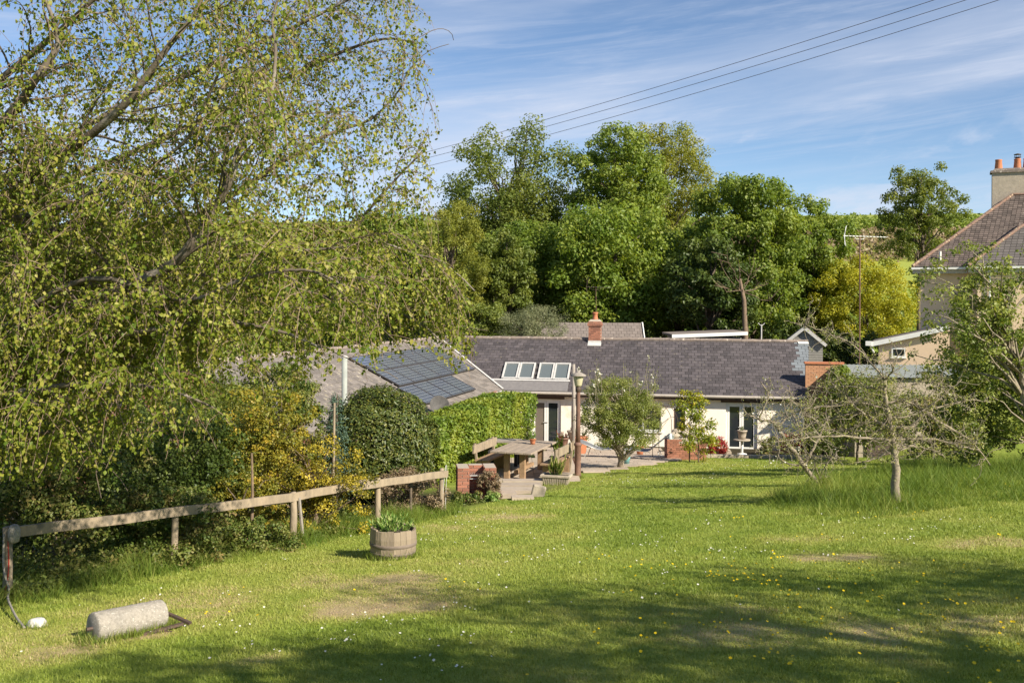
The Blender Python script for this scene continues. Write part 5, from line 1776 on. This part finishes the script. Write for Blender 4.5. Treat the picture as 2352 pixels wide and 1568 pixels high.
for k, (px, r0) in enumerate(((16, .055), (403, .05), (672, .06), (867, .055), (1015, .048))):
    t = np.interp(px, [q[0] for q in tops], [q[1] for q in tops])
    tpt = FPt(px, t)
    g = np.array((tpt[0], tpt[1], float(gz(tpt[0], tpt[1])) - .06))
    pts = [g, g + (tpt - g) * .35 + fd3 * rng.normal() * .015, g + (tpt - g) * .7 + fd3 * rng.normal() * .012, tpt + ZZ * (.05 if k != 4 else .10)]
    obj('post', MB().tube(smooth_path(pts, 3), np.linspace(r0 * 1.08, r0 * .92, 10), 9), M['wood'], fence, True, off=fb)
g = FPt(680, 1142)
gg = np.array((g[0] + .05, g[1], float(gz(g[0], g[1]))))
obj('split_brace', MB().tube([gg + fd3 * .10, g + fd3 * .02 + fn3 * .05], [.03, .028], 6), M['greywood'], fence, off=fb)
sp_ = FPt(940, 1102)
sg = np.array((sp_[0], sp_[1] + .3, float(gz(sp_[0], sp_[1] + .3))))
tag(obj('stake', MB().tube([sg, sp_ + np.array((0, .3, 0))], [.03, .025], 7), M['bark']), 'dark slender stake behind the last bay of the fence', 'stake')
q0 = FPt(20, 1222) + fn3 * .12
obj('end_cap', MB().lathe([(.02, 0), (.06, .02), (.07, .09), (.068, .17), (.045, .22), (.02, .23)], q0 - ZZ * .115, 12), M['granite'], fence, True, off=fb)
# cord looped over the end post
e0 = FPt(1016, 1082)
cg = gz(e0[0], e0[1])
cord = smooth_path([e0 + fn3 * .07 + np.array((-.05, 0, -.75)), e0 + fn3 * .08 + np.array((-.04, 0, -.3)), e0 + fn3 * .08 + ZZ * .09, e0 + fn3 * .03 + fd3 * .10 + ZZ * .05, e0 + fd3 * .12 - ZZ * .35, e0 + fd3 * .10 - ZZ * .8], 4)
tag(obj('cord', MB().tube(cord, .007, 5), M['flash']), 'pale cord looped over the right end post of the fence', 'cord')
# hose and red cable at the left edge
hp_ = [FPt(4, 1225) + fn3 * .05, FPt(3, 1300) + fn3 * .05, FPt(5, 1350) + fn3 * .15, G(18, 1398) + ZZ * .12, G(36, 1426) + ZZ * .05, G(56, 1444) + ZZ * .015]
tag(obj('hose', MB().tube(smooth_path(hp_, 5), .013, 7), M['granite'], None, True), 'pale grey hose hanging down to the grass at the left edge', 'hose')
hp_ = [FPt(14, 1240) + fn3 * .04, FPt(15, 1290) + fn3 * .05, FPt(11, 1330) + fn3 * .06, FPt(5, 1360) + fn3 * .05]
tag(obj('red_cable', MB().tube(smooth_path(hp_, 5), .008, 6), M['red'], None, True), 'thin red cable hanging beside the hose at the left edge', 'cable')

# ------------------------------------------------------------------ barrel planter
bp = G(903, 1279)
bar = thing('barrel_planter', 'half oak barrel planter standing on the lawn by the fence', 'planter', bp)
NS = 22
prof = [(.300, 0), (.322, .10), (.333, .20), (.335, .30), (.322, .42)]
for k in range(NS):
    a0, a1 = 2 * math.pi * k / NS + .004, 2 * math.pi * (k + 1) / NS - .004
    v, f = [], []
    hx = .012 * rng.normal()
    for (r, z) in prof:
        z2 = z + (hx if z > .4 else 0)
        for (rr, aa) in ((r, a0), (r, a1), (r - .03, a1), (r - .03, a0)):
            v.append((rr * math.cos(aa), rr * math.sin(aa), z2))
    for i in range(len(prof) - 1):
        for j in range(4):
            f.append((i * 4 + j, i * 4 + (j + 1) % 4, i * 4 + 4 + (j + 1) % 4, i * 4 + 4 + j))
    f += [(3, 2, 1, 0), tuple(range(len(v) - 4, len(v)))]
    obj('stave', MB().add(v, f), M['barrel'], bar)
obj('hoop', MB().lathe([(.318, .07), (.326, .075), (.330, .105), (.322, .11)], (0, 0, 0), 32), M['hoop'], bar, True)
obj('hoop', MB().lathe([(.331, .18), (.338, .185), (.3405, .225), (.334, .23)], (0, 0, 0), 32), M['hoop'], bar, True)
obj('soil', MB().lathe([(.02, .34), (.285, .345), (.285, .36), (.02, .38)], (0, 0, 0), 20), M['soil'], bar)


def tuft(name, label, base, n, h, spread, mat_, leaf, seed, cat='plant', wr=.22, up=.9):
    """a potted clump of upright leaves"""
    r = np.random.default_rng(seed)
    base = np.array(base, float)
    t = thing(name, label, cat, base)
    a, q = r.uniform(0, 6.283, n), spread * np.sqrt(r.random(n))
    st, pts = MB(), []
    for k in range(max(8, n // 14)):
        aa, d0 = r.uniform(0, 6.283), spread * r.random() ** .5
        hh = h * r.uniform(.4, 1)
        p0 = base + np.array((math.cos(aa) * d0 * .6, math.sin(aa) * d0 * .6, -.02))
        p1 = base + np.array((math.cos(aa) * d0 * 1.2, math.sin(aa) * d0 * 1.2, hh))
        st.tube(curve(p0, p1, n=4, jit=.01, r=r), .004, 4, False)
        u = r.uniform(.1, 1, 14)[:, None]
        pts.append(p0 + (p1 - p0) * u + r.normal(size=(14, 3)) * .012)
    pts = np.concatenate(pts)
    obj('stems', st, M['herb'], t, off=base)
    leaf_mesh('leaves', pts, r.normal(size=pts.shape), r.normal(size=pts.shape) * (1.1 - up) + nrm(pts - base - np.array((0, 0, -.1))) * .6 + np.array((0, 0, up)), leaf * r.uniform(.6, 1.3, len(pts)), wr, mat_, t, off=base)
    return t


tuft('barrel_herbs', 'green herbs and grassy leaves growing in the half barrel', bp + ZZ * .36, 420, .20, .27, M['herb'], .09, 120, up=.7)

# ------------------------------------------------------------------ stone roller and iron frame
ra_, rb_ = G(212, 1474), G(372, 1440)
rb_ = ra_ + nrm(rb_ - ra_) * .74
rad = .152
c0_, c1_ = ra_ + ZZ * (rad - .02), rb_ + ZZ * (rad - .02)
rol = thing('garden_roller', 'old granite garden roller lying in the grass at lower left', 'roller', ra_)
rv = MB()
ts = np.concatenate([[0, .012, .03], np.linspace(.08, .92, 12), [.97, .988, 1]])
rs = np.concatenate([[rad * .86, rad * .96, rad], np.full(12, rad), [rad, rad * .96, rad * .86]]) * (1 + .008 * rng.normal(size=18))
rv.tube([c0_ + (c1_ - c0_) * t for t in ts], rs, 28)
obj('stone_drum', rv, M['granite'], rol, True, off=ra_)
ax_ = nrm(c1_ - c0_)
fwd = np.cross(ax_, ZZ)
fr = MB()
pe = c1_ + ax_ * .05
obj('axle', MB().tube([c0_ - ax_ * .06, c1_ + ax_ * .07], .018, 8), M['iron'], rol, off=ra_)
h1_, h2_ = G(395, 1432) + ZZ * .05, G(300, 1462) + ZZ * .05
obj('side_bar', MB().bar(pe, pe + fwd * .30 - ZZ * .06 + ax_ * .10, .04, .025), M['iron'], rol, off=ra_)
obj('cross_bar', MB().bar(c0_ + ax_ * .42 + fwd * .20 - ZZ * .10, c1_ + ax_ * .09 + fwd * .26 - ZZ * .06, .04, .025), M['iron'], rol, off=ra_)
obj('handle', MB().bar(c0_ + ax_ * .60 + fwd * .22 - ZZ * .10, c1_ + ax_ * .05 + fwd * .42 - ZZ * .13, .03, .025), M['iron'], rol, off=ra_)


def rock(name, label, c, size, seed, mat_, parent=None, off=(0, 0, 0), cat='stone'):
    r = np.random.default_rng(seed)
    v, f = [], []
    na, nb = 14, 9
    ph = r.uniform(0, 6, 6)
    for i in range(nb + 1):
        th = math.pi * i / nb
        for j in range(na):
            a = 2 * math.pi * j / na
            k = 1 + .10 * math.sin(2 * a + ph[0]) * math.sin(th) + .08 * math.sin(3 * a + ph[1] + th * 2) * math.sin(th) + .06 * math.sin(5 * th + ph[2])
            v.append((c[0] + size[0] * k * math.sin(th) * math.cos(a), c[1] + size[1] * k * math.sin(th) * math.sin(a), c[2] + size[2] * k * math.cos(th)))
    for i in range(nb):
        for j in range(na):
            f.append((i * na + j, i * na + (j + 1) % na, (i + 1) * na + (j + 1) % na, (i + 1) * na + j)[::-1])
    o = obj(name, MB().add(v, f), mat_, parent, True, off=off)
    if parent is None:
        tag(o, label, cat)
    return o


g = G(86, 1440)
rock('white_stone', 'white rounded stone in the grass near the hose end', g + ZZ * .02, (.10, .09, .075), 3, M['flash'])

# ------------------------------------------------------------------ brick barbecue by the steps
qb = G(1096, 1148)
qb[2] -= .03
bq = thing('brick_barbecue', 'weathered red brick barbecue with metal grill beside the garden steps', 'barbecue', qb)
ux, uy = nrm((1, .12, 0)), nrm((-.12, 1, 0))
O_ = qb - ux * .44
hh_ = .74
bricks(bq, qb, O_, ux, uy, .27, .62, hh_, M['brick'], seed=21)
bricks(bq, qb, O_ + ux * .60, ux, uy, .27, .62, hh_, M['brick'], seed=22)
bricks(bq, qb, O_ + ux * .272 + uy * .40, ux, uy, .326, .22, hh_, M['brick'], 'f', seed=23)
gr_ = MB()
for k in range(9):
    gr_.tube([O_ + ux * (.285 + .037 * k) + uy * .02 + ZZ * .56, O_ + ux * (.285 + .037 * k) + uy * .39 + ZZ * .56], .006, 5)
gr_.tube([O_ + ux * .275 + uy * .02 + ZZ * .565, O_ + ux * .596 + uy * .02 + ZZ * .565], .01, 6)
gr_.tube([O_ + ux * .275 + uy * .06 + ZZ * .49, O_ + ux * .596 + uy * .06 + ZZ * .49], .008, 6)
obj('grill', gr_, M['steel'], bq, off=qb)
shrub('ivy', 'dry brownish ivy climbing over the right side of the brick barbecue', 1098, 1152, 1075, 1168, float(qb[1]) - .10, 34, .26, 3600, .04, M['brownshrub'], 131, None, ry=.12, trunk_r=.012)
shrub('grass_clump', 'low green and straw-coloured clump at the foot of the barbecue', 1030, 1115, 1125, 1175, float(qb[1]) - .7, 26, .35, 2600, .045, M['bramble'], 132, None, ry=.3, trunk_r=.01)
shrub('grass_clump', 'small green clump between the barbecue and the steps', 1115, 1150, 1128, 1160, float(qb[1]) - .4, 14, .35, 1100, .045, M['herb'], 133, None, ry=.2, trunk_r=.01)

# ------------------------------------------------------------------ patio with table, steps
PZ = float(G(1200, 1107)[2]) + .02
PY0 = float(G(1200, 1107)[1])
patio = tag(obj('patio', MB().box((.62, PY0 + 2.0, PZ - .32), (2.45, 3.9, .56)), M['mortar']), 'raised stone patio under the picnic table', None, None, 'structure')
bme = unit_mesh('slab', M['paving'])
for i in range(4):
    for j in range(6):
        x, y = -.60 + i * .612 + .306, PY0 + .05 + j * .65 + .325
        tl = rng.normal(size=2) * .004
        piece('slab', bme, patio, (0, 0, 0), (x, y, PZ - .02 + rng.normal() * .002), np.array((.60, 0, tl[0])), np.array((0, .638, tl[1])), np.array((0, 0, .045)))
me_ = unit_mesh('brick', M['brick'])
for k in range(3):
    x = -.60 + (.11 if k % 2 else 0)
    while x < 1.80:
        piece('brick', me_, patio, (0, 0, 0), (x + .108, PY0 + .0, PZ - .085 - k * .078), np.array((.213, 0, 0)), np.array((0, .10, 0)), np.array((0, 0, .066)))
        x += .226
steps = tag(obj('steps', MB().box((G(1185, 1130)[0], G(1185, 1130)[1], float(G(1185, 1130)[2]) - .05), (.9, 1.2, .12)), M['mortar']), 'stone garden steps leading up to the patio', None, None, 'structure')
for (px, py, sx, sy, sz) in ((1160, 1143, .50, .34, .15), (1200, 1146, .48, .34, .08), (1190, 1133, .95, .38, .12), (1195, 1122, 1.0, .40, .14), (1200, 1114, 1.0, .36, .16)):
    c = G(px, py)
    piece('slab', bme, steps, (0, 0, 0), c + ZZ * (sz * .35), np.array((sx, sx * .05, 0)), np.array((-sy * .05, sy, 0)), np.array((0, 0, sz)))
c = G(1236, 1140)
tag(obj('edging_stone', MB().box(c + ZZ * .08, (.30, .14, .34), Matrix.Rotation(.25, 3, 'Y')), M['stone'], bevel=.03), 'upright weathered stone at the right side of the steps', 'stone')
tl_ = (.36, PY0 + 1.15, PZ + .003)
tab = thing('picnic_table', 'long weathered timber garden table on the patio', 'table', tl_, -.33)
for k in range(5):
    obj('plank', MB().box((-.46 + k * .23, 0, .735), (.222, 2.35 + .02 * (k % 2), .05)), M['tabletop'], tab, bevel=.006)
for y in (-.80, .80):
    for x in (-.22, .22):
        obj('leg', MB().box((x, y, .34), (.15, .11, .68)), M['tablewood'], tab, bevel=.008)
    obj('cross_beam', MB().box((0, y, .695), (.86, .10, .03)), M['tablewood'], tab)
obj('stretcher', MB().box((0, 0, .16), (.09, 1.48, .09)), M['tablewood'], tab)


def bench(name, label, x, sgn_):
    R2 = Matrix.Rotation(-.33, 3, 'Z')
    o = Vector((tl_[0], tl_[1], 0)) + R2 @ Vector((x, .02, 0))
    b = thing(name, label, 'bench', (o.x, o.y, PZ + .003), -.33, 'benches at the garden table')
    for k in range(2):
        obj('seat_plank', MB().box((-.10 + .20 * k, 0, .43), (.19, 1.85, .05)), M['tablewood'], b, bevel=.006)
    for y in (-.70, .70):
        obj('leg', MB().box((0, y, .20), (.34, .09, .40)), M['tablewood'], b, bevel=.006)
        obj('back_post', MB().bar((sgn_ * .17, y, .02), (sgn_ * .27, y, .86), .07, .05, (1, 0, 0)), M['wood'], b)
    obj('back_plank', MB().bar((sgn_ * .235, -.92, .72), (sgn_ * .235, .92, .72), .04, .22), M['wood'], b)
    return b


bench('garden_bench', 'timber bench with plank back on the right side of the picnic table', .92, 1)
bench('garden_bench', 'timber bench with plank back on the left side of the picnic table by the hedge', -.92, -1)
tp2 = (-.20, PY0 + 2.6, PZ + .003)
t2 = thing('side_table', 'grey topped low table behind the left bench', 'table', tp2, -.2)
obj('top', MB().box((0, 0, .70), (.95, .55, .06)), M['greywood'], t2, bevel=.006)
for x in (-.38, .38):
    for y in (-.18, .18):
        obj('leg', MB().box((x, y, .335), (.09, .09, .67)), M['deck'], t2)


def pot(name, label, c, r, h, mat_, cat='pot', n=18):
    c = np.array(c, float)
    t = thing(name, label, cat, c)
    obj('body', MB().lathe([(r * .70, 0), (r * .84, h * .4), (r * .96, h * .84), (r * 1.08, h * .85), (r * 1.1, h), (r * .92, h), (r * .88, h * .82)], (0, 0, 0), n), mat_, t, True)
    obj('soil', MB().lathe([(.01, h * .8), (r * .9, h * .82), (r * .9, h * .86), (.01, h * .88)], (0, 0, 0), n), M['soil'], t)
    return t


pc = np.array((.60, PY0 + 1.5, PZ + .765))
pot('terracotta_pot', 'small terracotta pot on the picnic table', pc, .085, .15, M['pot'])
tuft('pot_plant', 'small leafy plant in the pot on the picnic table', pc + ZZ * .13, 90, .26, .10, M['herb'], .08, 140)

# stone trough beside the patio
tg = G(1278, 1113)
tr = thing('stone_trough', 'fluted stone trough planter at the patio corner near the lamp post', 'planter', tg, -.25)
w1, w2, hh_ = .70, .36, .27
v = [(-w1 * .42, -w2 * .42, 0), (w1 * .42, -w2 * .42, 0), (w1 * .42, w2 * .42, 0), (-w1 * .42, w2 * .42, 0), (-w1 / 2, -w2 / 2, hh_ * .78), (w1 / 2, -w2 / 2, hh_ * .78), (w1 / 2, w2 / 2, hh_ * .78), (-w1 / 2, w2 / 2, hh_ * .78)]
obj('body', MB().add(v, [(3, 2, 1, 0), (4, 5, 6, 7), (0, 1, 5, 4), (1, 2, 6, 5), (2, 3, 7, 6), (3, 0, 4, 7)]), M['stone'], tr)
rim = MB()
for (c, s) in (((0, -w2 / 2, hh_ * .88), (w1 + .06, .06, .06)), ((0, w2 / 2, hh_ * .88), (w1 + .06, .06, .06)), ((-w1 / 2, 0, hh_ * .88), (.06, w2 - .064, .06)), ((w1 / 2, 0, hh_ * .88), (.06, w2 - .064, .06))):
    rim.box(c, s)
obj('rim', rim, M['stone'], tr, bevel=.008)
for k in range(11):
    obj('flute', MB().bar((-w1 * .38 + k * w1 * .076, -w2 * .43, .02), (-w1 * .44 + k * w1 * .088, -w2 * .50, hh_ * .76), .03, .02, (0, -1, 0)), M['stone'], tr)
obj('soil', MB().box((0, 0, hh_ * .82), (w1 - .08, w2 - .08, .03)), M['soil'], tr)
tuft('trough_grass', 'tuft of pale green grass growing in the stone trough', tg + ZZ * .23, 260, .42, .20, M['long_grass'], .16, 141, wr=.10, up=1.2)

# ------------------------------------------------------------------ lamp post and timber pole
lg = G(1327, 1099)
lamp = thing('lamp_post', 'rusty brown iron lamp post with cream lantern at the lawn edge', 'lamp post', lg)
obj('pedestal', MB().lathe([(.10, -.03), (.10, .10), (.085, .14), (.085, .88), (.10, .90), (.115, .93), (.10, .97), (.07, 1.0)], (0, 0, 0), 16), M['rust'], lamp, True)
obj('pole', MB().lathe([(.068, .99), (.062, 1.6), (.055, 2.36), (.055, 2.40)], (0, 0, 0), 14), M['rust'], lamp, True)
obj('collar', MB().lathe([(.055, 2.36), (.075, 2.38), (.075, 2.50), (.05, 2.53)], (0, 0, 0), 14), M['iron'], lamp, True)
obj('lantern', MB().lathe([(.085, 2.52), (.10, 2.56), (.14, 2.78), (.14, 2.80)], (0, 0, 0), 16), M['lampglass'], lamp, True)
obj('lantern_roof', MB().lathe([(.22, 2.80), (.22, 2.82), (.13, 2.87), (.04, 2.91), (.02, 2.95), (.01, 2.96)], (0, 0, 0), 18), M['greywood'], lamp, True)
obj('ladder_bar', MB().tube([(-.34, 0, 2.20), (.34, .03, 2.20)], .012, 6), M['iron'], lamp)
tg2 = G(1316, 1052)
te = P(1315, 836, float(tg2[1]))
te[0], te[1] = tg2[0], tg2[1]
tag(obj('timber_pole', MB().tube([tg2, (tg2 + te) / 2 + np.array((.02, 0, 0)), te], [.075, .07, .065], 10), M['greywood'], None, True), 'plain weathered timber pole just left of the lamp post', 'pole')

# ------------------------------------------------------------------ terrace paving between lawn and cottage
terr = MB()
base_pts = []
k = 0
cells = []
for i in range(16):
    for j in range(26):
        x, y = -1.5 + i * .66 + (.2 if j % 2 else 0), 29.6 + j * .48
        if y > 42 - .16 * (x - 9.7) - .35 or x > 6.1:
            continue
        if lawn_ok(np.array([x]), np.array([y]))[0] or (x < 1.9 and y < 30.2):
            continue
        if x < (y - 30) * .16 - .6:
            continue
        cells.append((x, y))
cx_, cy_ = np.array([c[0] for c in cells]), np.array([c[1] for c in cells])
terrace = MB()
for (x, y) in cells:
    z = float(gz(x, y))
    z2 = [float(gz(x + a, y + b)) - .02 for a, b in ((-.34, -.25), (.34, -.25), (.34, .25), (-.34, .25))]
    terrace.add([(x - .34, y - .25, z2[0] + .03), (x + .34, y - .25, z2[1] + .03), (x + .34, y + .25, z2[2] + .03), (x - .34, y + .25, z2[3] + .03)], [(0, 1, 2, 3)])
terr_o = tag(obj('terrace', terrace, M['mortar']), 'sunlit paved terrace in front of the cottage', None, None, 'structure')
for (x, y) in cells:
    sx, sy = float(gz(x + .3, y) - gz(x - .3, y)) / .6, float(gz(x, y + .3) - gz(x, y - .3)) / .6
    piece('slab', bme, terr_o, (0, 0, 0), (x, y, float(gz(x, y)) + .03 + rng.normal() * .003), np.array((.64, 0, .64 * sx)), np.array((0, .46, .46 * sy)), np.array((0, 0, .04)))
# kerb below the right-hand door
ka, kb = G(1545, 1050), G(1880, 1044)
kb[1] = ka[1] + (kb[0] - ka[0]) * -.10
kerb = tag(obj('kerb', MB().box(((ka + kb) / 2 - ZZ * .10), (.05, .05, .05)), M['stone']), 'low stone kerb between the lawn and the cottage', None, None, 'structure')
n_ = 13
for i in range(n_):
    p, q = ka + (kb - ka) * (i + .02) / n_, ka + (kb - ka) * (i + .98) / n_
    p[2], q[2] = gz(p[0], p[1]) + .05, gz(q[0], q[1]) + .05
    obj('kerb_stone', MB().bar(p, q, .18, .16), M['stone'], kerb, bevel=.01)

# ------------------------------------------------------------------ things on the terrace
def at_ground(px, py):
    p = G(px, py)
    p[2] += .05
    return p


p_ = at_ground(1293, 1030)
pot('terracotta_pot', 'dark terracotta pot with plant by the left french door', p_, .24, .42, M['rust'])
tuft('pot_plant', 'drooping dark leaves in the pot by the left french door', p_ + ZZ * .36, 120, .30, .22, M['redleaf'], .10, 142)
p_ = at_ground(1317, 1030)
ur = thing('stone_urn', 'carved stone urn behind the timber pole against the wall', 'urn', p_)
obj('body', MB().lathe([(.20, 0), (.20, .10), (.13, .14), (.11, .24), (.17, .34), (.23, .52), (.25, .62), (.28, .66), (.28, .70), (.22, .70)], (0, 0, 0), 18), M['stone'], ur, True)
rock('finial', None, (0, 0, .76), (.16, .16, .11), 5, M['stone'], ur)
p_ = at_ground(1333, 1044)
sq = thing('square_planter', 'tall orange terracotta planter just right of the lamp post', 'planter', p_, .1)
obj('body', MB().box((0, 0, .32), (.40, .40, .64), None, 1.15), M['pot'], sq, bevel=.01)
obj('rim', MB().box((0, 0, .66), (.52, .52, .07)), M['pot'], sq, bevel=.01)
tuft('planter_plant', 'grey-green plant in the tall terracotta planter', p_ + ZZ * .68, 140, .25, .22, M['greygreen'], .10, 143)
p_ = at_ground(1292, 1078)
tb = thing('timber_trough', 'long brown trough planter between table and lamp post', 'planter', p_, -.15)
obj('body', MB().box((0, 0, .17), (.85, .34, .34)), M['rust'], tb, bevel=.01)
obj('soil', MB().box((0, 0, .345), (.79, .28, .02)), M['soil'], tb)
tuft('trough_plant', 'dark upright leaves at the left of the brown trough', p_ + np.array((-.16, 0, .34)), 260, .62, .16, M['green'], .14, 144, wr=.15, up=1.3)
tuft('trough_plant', 'dark upright leaves at the right of the brown trough', p_ + np.array((.26, 0, .34)), 220, .45, .13, M['green'], .14, 145, wr=.15, up=1.3)
p_ = at_ground(1438, 1069)
bk = thing('bucket', 'small turquoise bucket at the foot of the blossoming apple tree', 'bucket', p_)
obj('body', MB().lathe([(.10, 0), (.13, .20), (.14, .21), (.14, .24), (.12, .24), (.10, .05)], (0, 0, 0), 16), M['blueplastic'], bk, True)
obj('handle', MB().tube(smooth_path([(-.135, 0, .22), (-.10, -.05, .10), (0, -.14, .07), (.10, -.05, .10), (.135, 0, .22)], 4), .006, 5), M['iron'], bk)


def lounger(label, loc, rz, back):
    t = thing('sun_lounger', label, 'sun lounger', loc, rz, 'sun loungers on the terrace')
    prof_ = [(-1.0, .16), (-.85, .33), (-.5, .36), (0, .31), (.25, .33)]
    f = MB()
    for y in (-.30, .30):
        f.tube(smooth_path([(x, y, z) for x, z in prof_], 4), .018, 6)
        f.tube([(.22, y, .33), (.95, y, .33 + back)], .018, 6)
    obj('frame', f, M['steel'], t, True)
    sv = smooth_path([(x, 0, z) for x, z in prof_], 4)
    obj('seat', MB().add([(p[0], s, p[2] + .012) for p in sv for s in (-.29, .29)] + [(p[0], s, p[2] + .0) for p in sv for s in (-.29, .29)],
                         [(2 * i, 2 * i + 1, 2 * i + 3, 2 * i + 2)[::-1] for i in range(len(sv) - 1)] + [(2 * len(sv) + 2 * i, 2 * len(sv) + 2 * i + 1, 2 * len(sv) + 2 * i + 3, 2 * len(sv) + 2 * i + 2) for i in range(len(sv) - 1)]), M['mesh'], t)
    obj('backrest', MB().slab([(.26, -.29, .35), (.94, -.29, .33 + back), (.94, .29, .33 + back), (.26, .29, .35)], .014), M['mesh'], t)
    for x in (-.62, .55):
        for y in (-.30, .30):
            z = .35 if x < 0 else .33
            obj('leg', MB().tube([(x, y, z), (x + (.12 if x > 0 else -.10), y, .0)], .016, 6), M['steel'], t)
    return t


l1 = at_ground(1386, 1052)
lounger('grey sling sun lounger left of the blossoming apple tree', l1, math.pi - .3, .25)
l2 = at_ground(1478, 1056)
lounger('grey sling sun lounger with raised back right of the blossoming apple tree', l2, -.25, .62)
pot('terracotta_pot', 'orange terracotta pot standing behind the right-hand sun lounger', at_ground(1470, 1046), .17, .34, M['pot'])

# brick planter with rubble
bl = G(1578, 1056)
bl[2] -= .04
pl_ = thing('brick_planter', 'low square red brick planter topped with rough stones by the maple', 'planter', bl)
ux, uy = nrm((1, -.05, 0)), nrm((.05, 1, 0))
O_ = bl - ux * .74
bricks(pl_, bl, O_, ux, uy, 1.46, 1.0, .80, M['brick'], 'fblr', course=.078, seed=25, top=lambda s: .80 if (s < .45 or s > 1.15) else .62)
for k, (dx, dy, dz, sz) in enumerate(((.30, .25, .90, .20), (.62, .15, .74, .18), (.95, .30, .82, .20), (.75, .55, .94, .20), (1.22, .3, .88, .15), (.42, .6, 1.0, .17))):
    c = O_ + ux * dx + uy * dy + ZZ * dz
    rock('rubble_stone', 'rough %s stone piled on the brick planter' % ('first grey', 'small low', 'brown', 'top', 'right-hand', 'tall rear')[k], c, (sz, sz * .8, sz * .7), 30 + k, M['stone'])
bj = bricks
pj = O_ + ux * .12 + uy * .08 + ZZ * .74
jug = thing('enamel_jug', 'pale blue enamel jug on the front edge of the brick planter', 'jug', pj)
obj('body', MB().lathe([(.07, 0), (.085, .08), (.075, .2), (.06, .24), (.065, .27), (.055, .27)], (0, 0, 0), 14), M['paleblue'], jug, True)
obj('handle', MB().tube(smooth_path([(.07, 0, .22), (.13, 0, .20), (.13, 0, .10), (.08, 0, .06)], 3), .008, 5), M['paleblue'], jug)
# metal arch
aa_ = at_ground(1528, 1052)
arch = thing('garden_arch', 'thin dark metal garden arch behind the brick planter', 'arch', aa_, .5)
for y in (-.2, .2):
    obj('hoop', MB().tube(smooth_path([(-.45, y, 0), (-.45, y, 1.0), (-.38, y, 1.55), (0, y, 1.95), (.38, y, 1.55), (.45, y, 1.0), (.45, y, 0)], 5), .012, 6), M['iron'], arch, True)
for z, x in ((.5, .45), (1.0, .45), (1.5, .39)):
    for sgx in (-1, 1):
        obj('rung', MB().tube([(sgx * x, -.2, z), (sgx * x, .2, z)], .009, 5), M['iron'], arch)
obj('rung', MB().tube([(0, -.2, 1.95), (0, .2, 1.95)], .009, 5), M['iron'], arch)
# pedestal table with pot by the right door
pt_ = at_ground(1704, 1046)
ped = thing('pedestal_table', 'small pale round pedestal table in front of the right french door', 'table', pt_)
obj('top', MB().lathe([(.30, .56), (.335, .57), (.335, .61), (.30, .615)], (0, 0, 0), 22), M['stone'], ped, True)
obj('stem', MB().lathe([(.055, .04), (.05, .3), (.06, .56)], (0, 0, 0), 12), M['white'], ped, True)
obj('foot', MB().lathe([(.20, 0), (.20, .03), (.06, .06)], (0, 0, 0), 16), M['white'], ped, True)
pp2 = pt_ + ZZ * .617
pot('stone_bowl', 'round stone bowl planter on the pedestal table', pp2, .19, .36, M['stone'], 'planter')
tuft('bowl_plant', 'few pale leaves in the bowl on the pedestal table', pp2 + ZZ * .32, 40, .2, .10, M['greygreen'], .07, 146)
wb = at_ground(1664, 1046)
tag(obj('door_stone', MB().box(wb + ZZ * .07, (.50, .30, .14)).box(wb + ZZ * .175, (.42, .28, .06)), M['stone'], bevel=.015), 'pale block of stone left of the right french door', 'stone block')
GP = 'plants along the cottage wall'
shrub('red_shrub', 'small red leaved shrub against the wall by the right french door', 1622, 1672, 1000, 1046, 40.0, 22, .35, 1500, .07, M['redleaf'], 151, GP, ry=.3, trunk_r=.015)
shrub('border_plant', 'low green plant right of the right french door', 1740, 1790, 1003, 1045, 40.2, 20, .35, 1400, .07, M['bramble'], 152, GP, ry=.3, trunk_r=.015)
shrub('border_plant', 'dark reddish plant under the shaded wall right of the door', 1790, 1850, 990, 1045, 40.0, 24, .35, 1700, .07, M['redleaf'], 153, GP, ry=.3, trunk_r=.015)
shrub('border_plant', 'dark leafy plant at the foot of the brick wall', 1840, 1930, 960, 1045, 39.3, 30, .3, 2600, .08, M['dark'], 154, GP, ry=.4, trunk_r=.02)
bs = CP(-4.0 + .9, -.12, 0)
tag(obj('broom_handle', MB().tube([at_ground(1478, 1040), CP(-3.0, -.03, 1.35)], .014, 6), M['wood']), 'thin pole leaning against the cottage wall behind the loungers', 'pole')

# ------------------------------------------------------------------ grass growing up around things that stand in the lawn
bx, by, bh = [], [], []


def ring(c, r0, n, h, s=.05):
    a = rng.uniform(0, 6.283, n)
    q = r0 + np.abs(rng.normal(size=n)) * s
    bx.append(c[0] + np.cos(a) * q)
    by.append(c[1] + np.sin(a) * q)
    bh.append(h * (.3 + .9 * rng.random(n) ** 1.4))


ring(bp, .31, 900, .13)
for t in np.linspace(-.05, 1.05, 16):
    ring(ra_ + (rb_ - ra_) * t + fwd * .09, .05, 130, .12, .07)
    ring(ra_ + (rb_ - ra_) * t - fwd * .09, .03, 60, .12, .05)
ring(G(86, 1440), .09, 260, .10)
for px in (403, 672, 867, 1015):
    tpt = FPt(px, np.interp(px, [q[0] for q in tops], [q[1] for q in tops]))
    ring(tpt, .05, 420, .26, .10)
ring(lg, .09, 300, .16)
ring(tg, .25, 400, .14, .1)
ring(la, .08, 300, .3, .1)
ring(ra, .10, 400, .32, .12)
bx, by, bh = map(np.concatenate, (bx, by, bh))
blades('grass_tufts', bx, by, bh, .006 + .004 * rng.random(len(bx)), rng.uniform(.1, .8, len(bx)), M['long_grass'], np.clip(.45 + rng.normal(size=len(bx)) * .22, 0, 1), 'tufts of longer grass round the barrel, roller, posts and trunks')
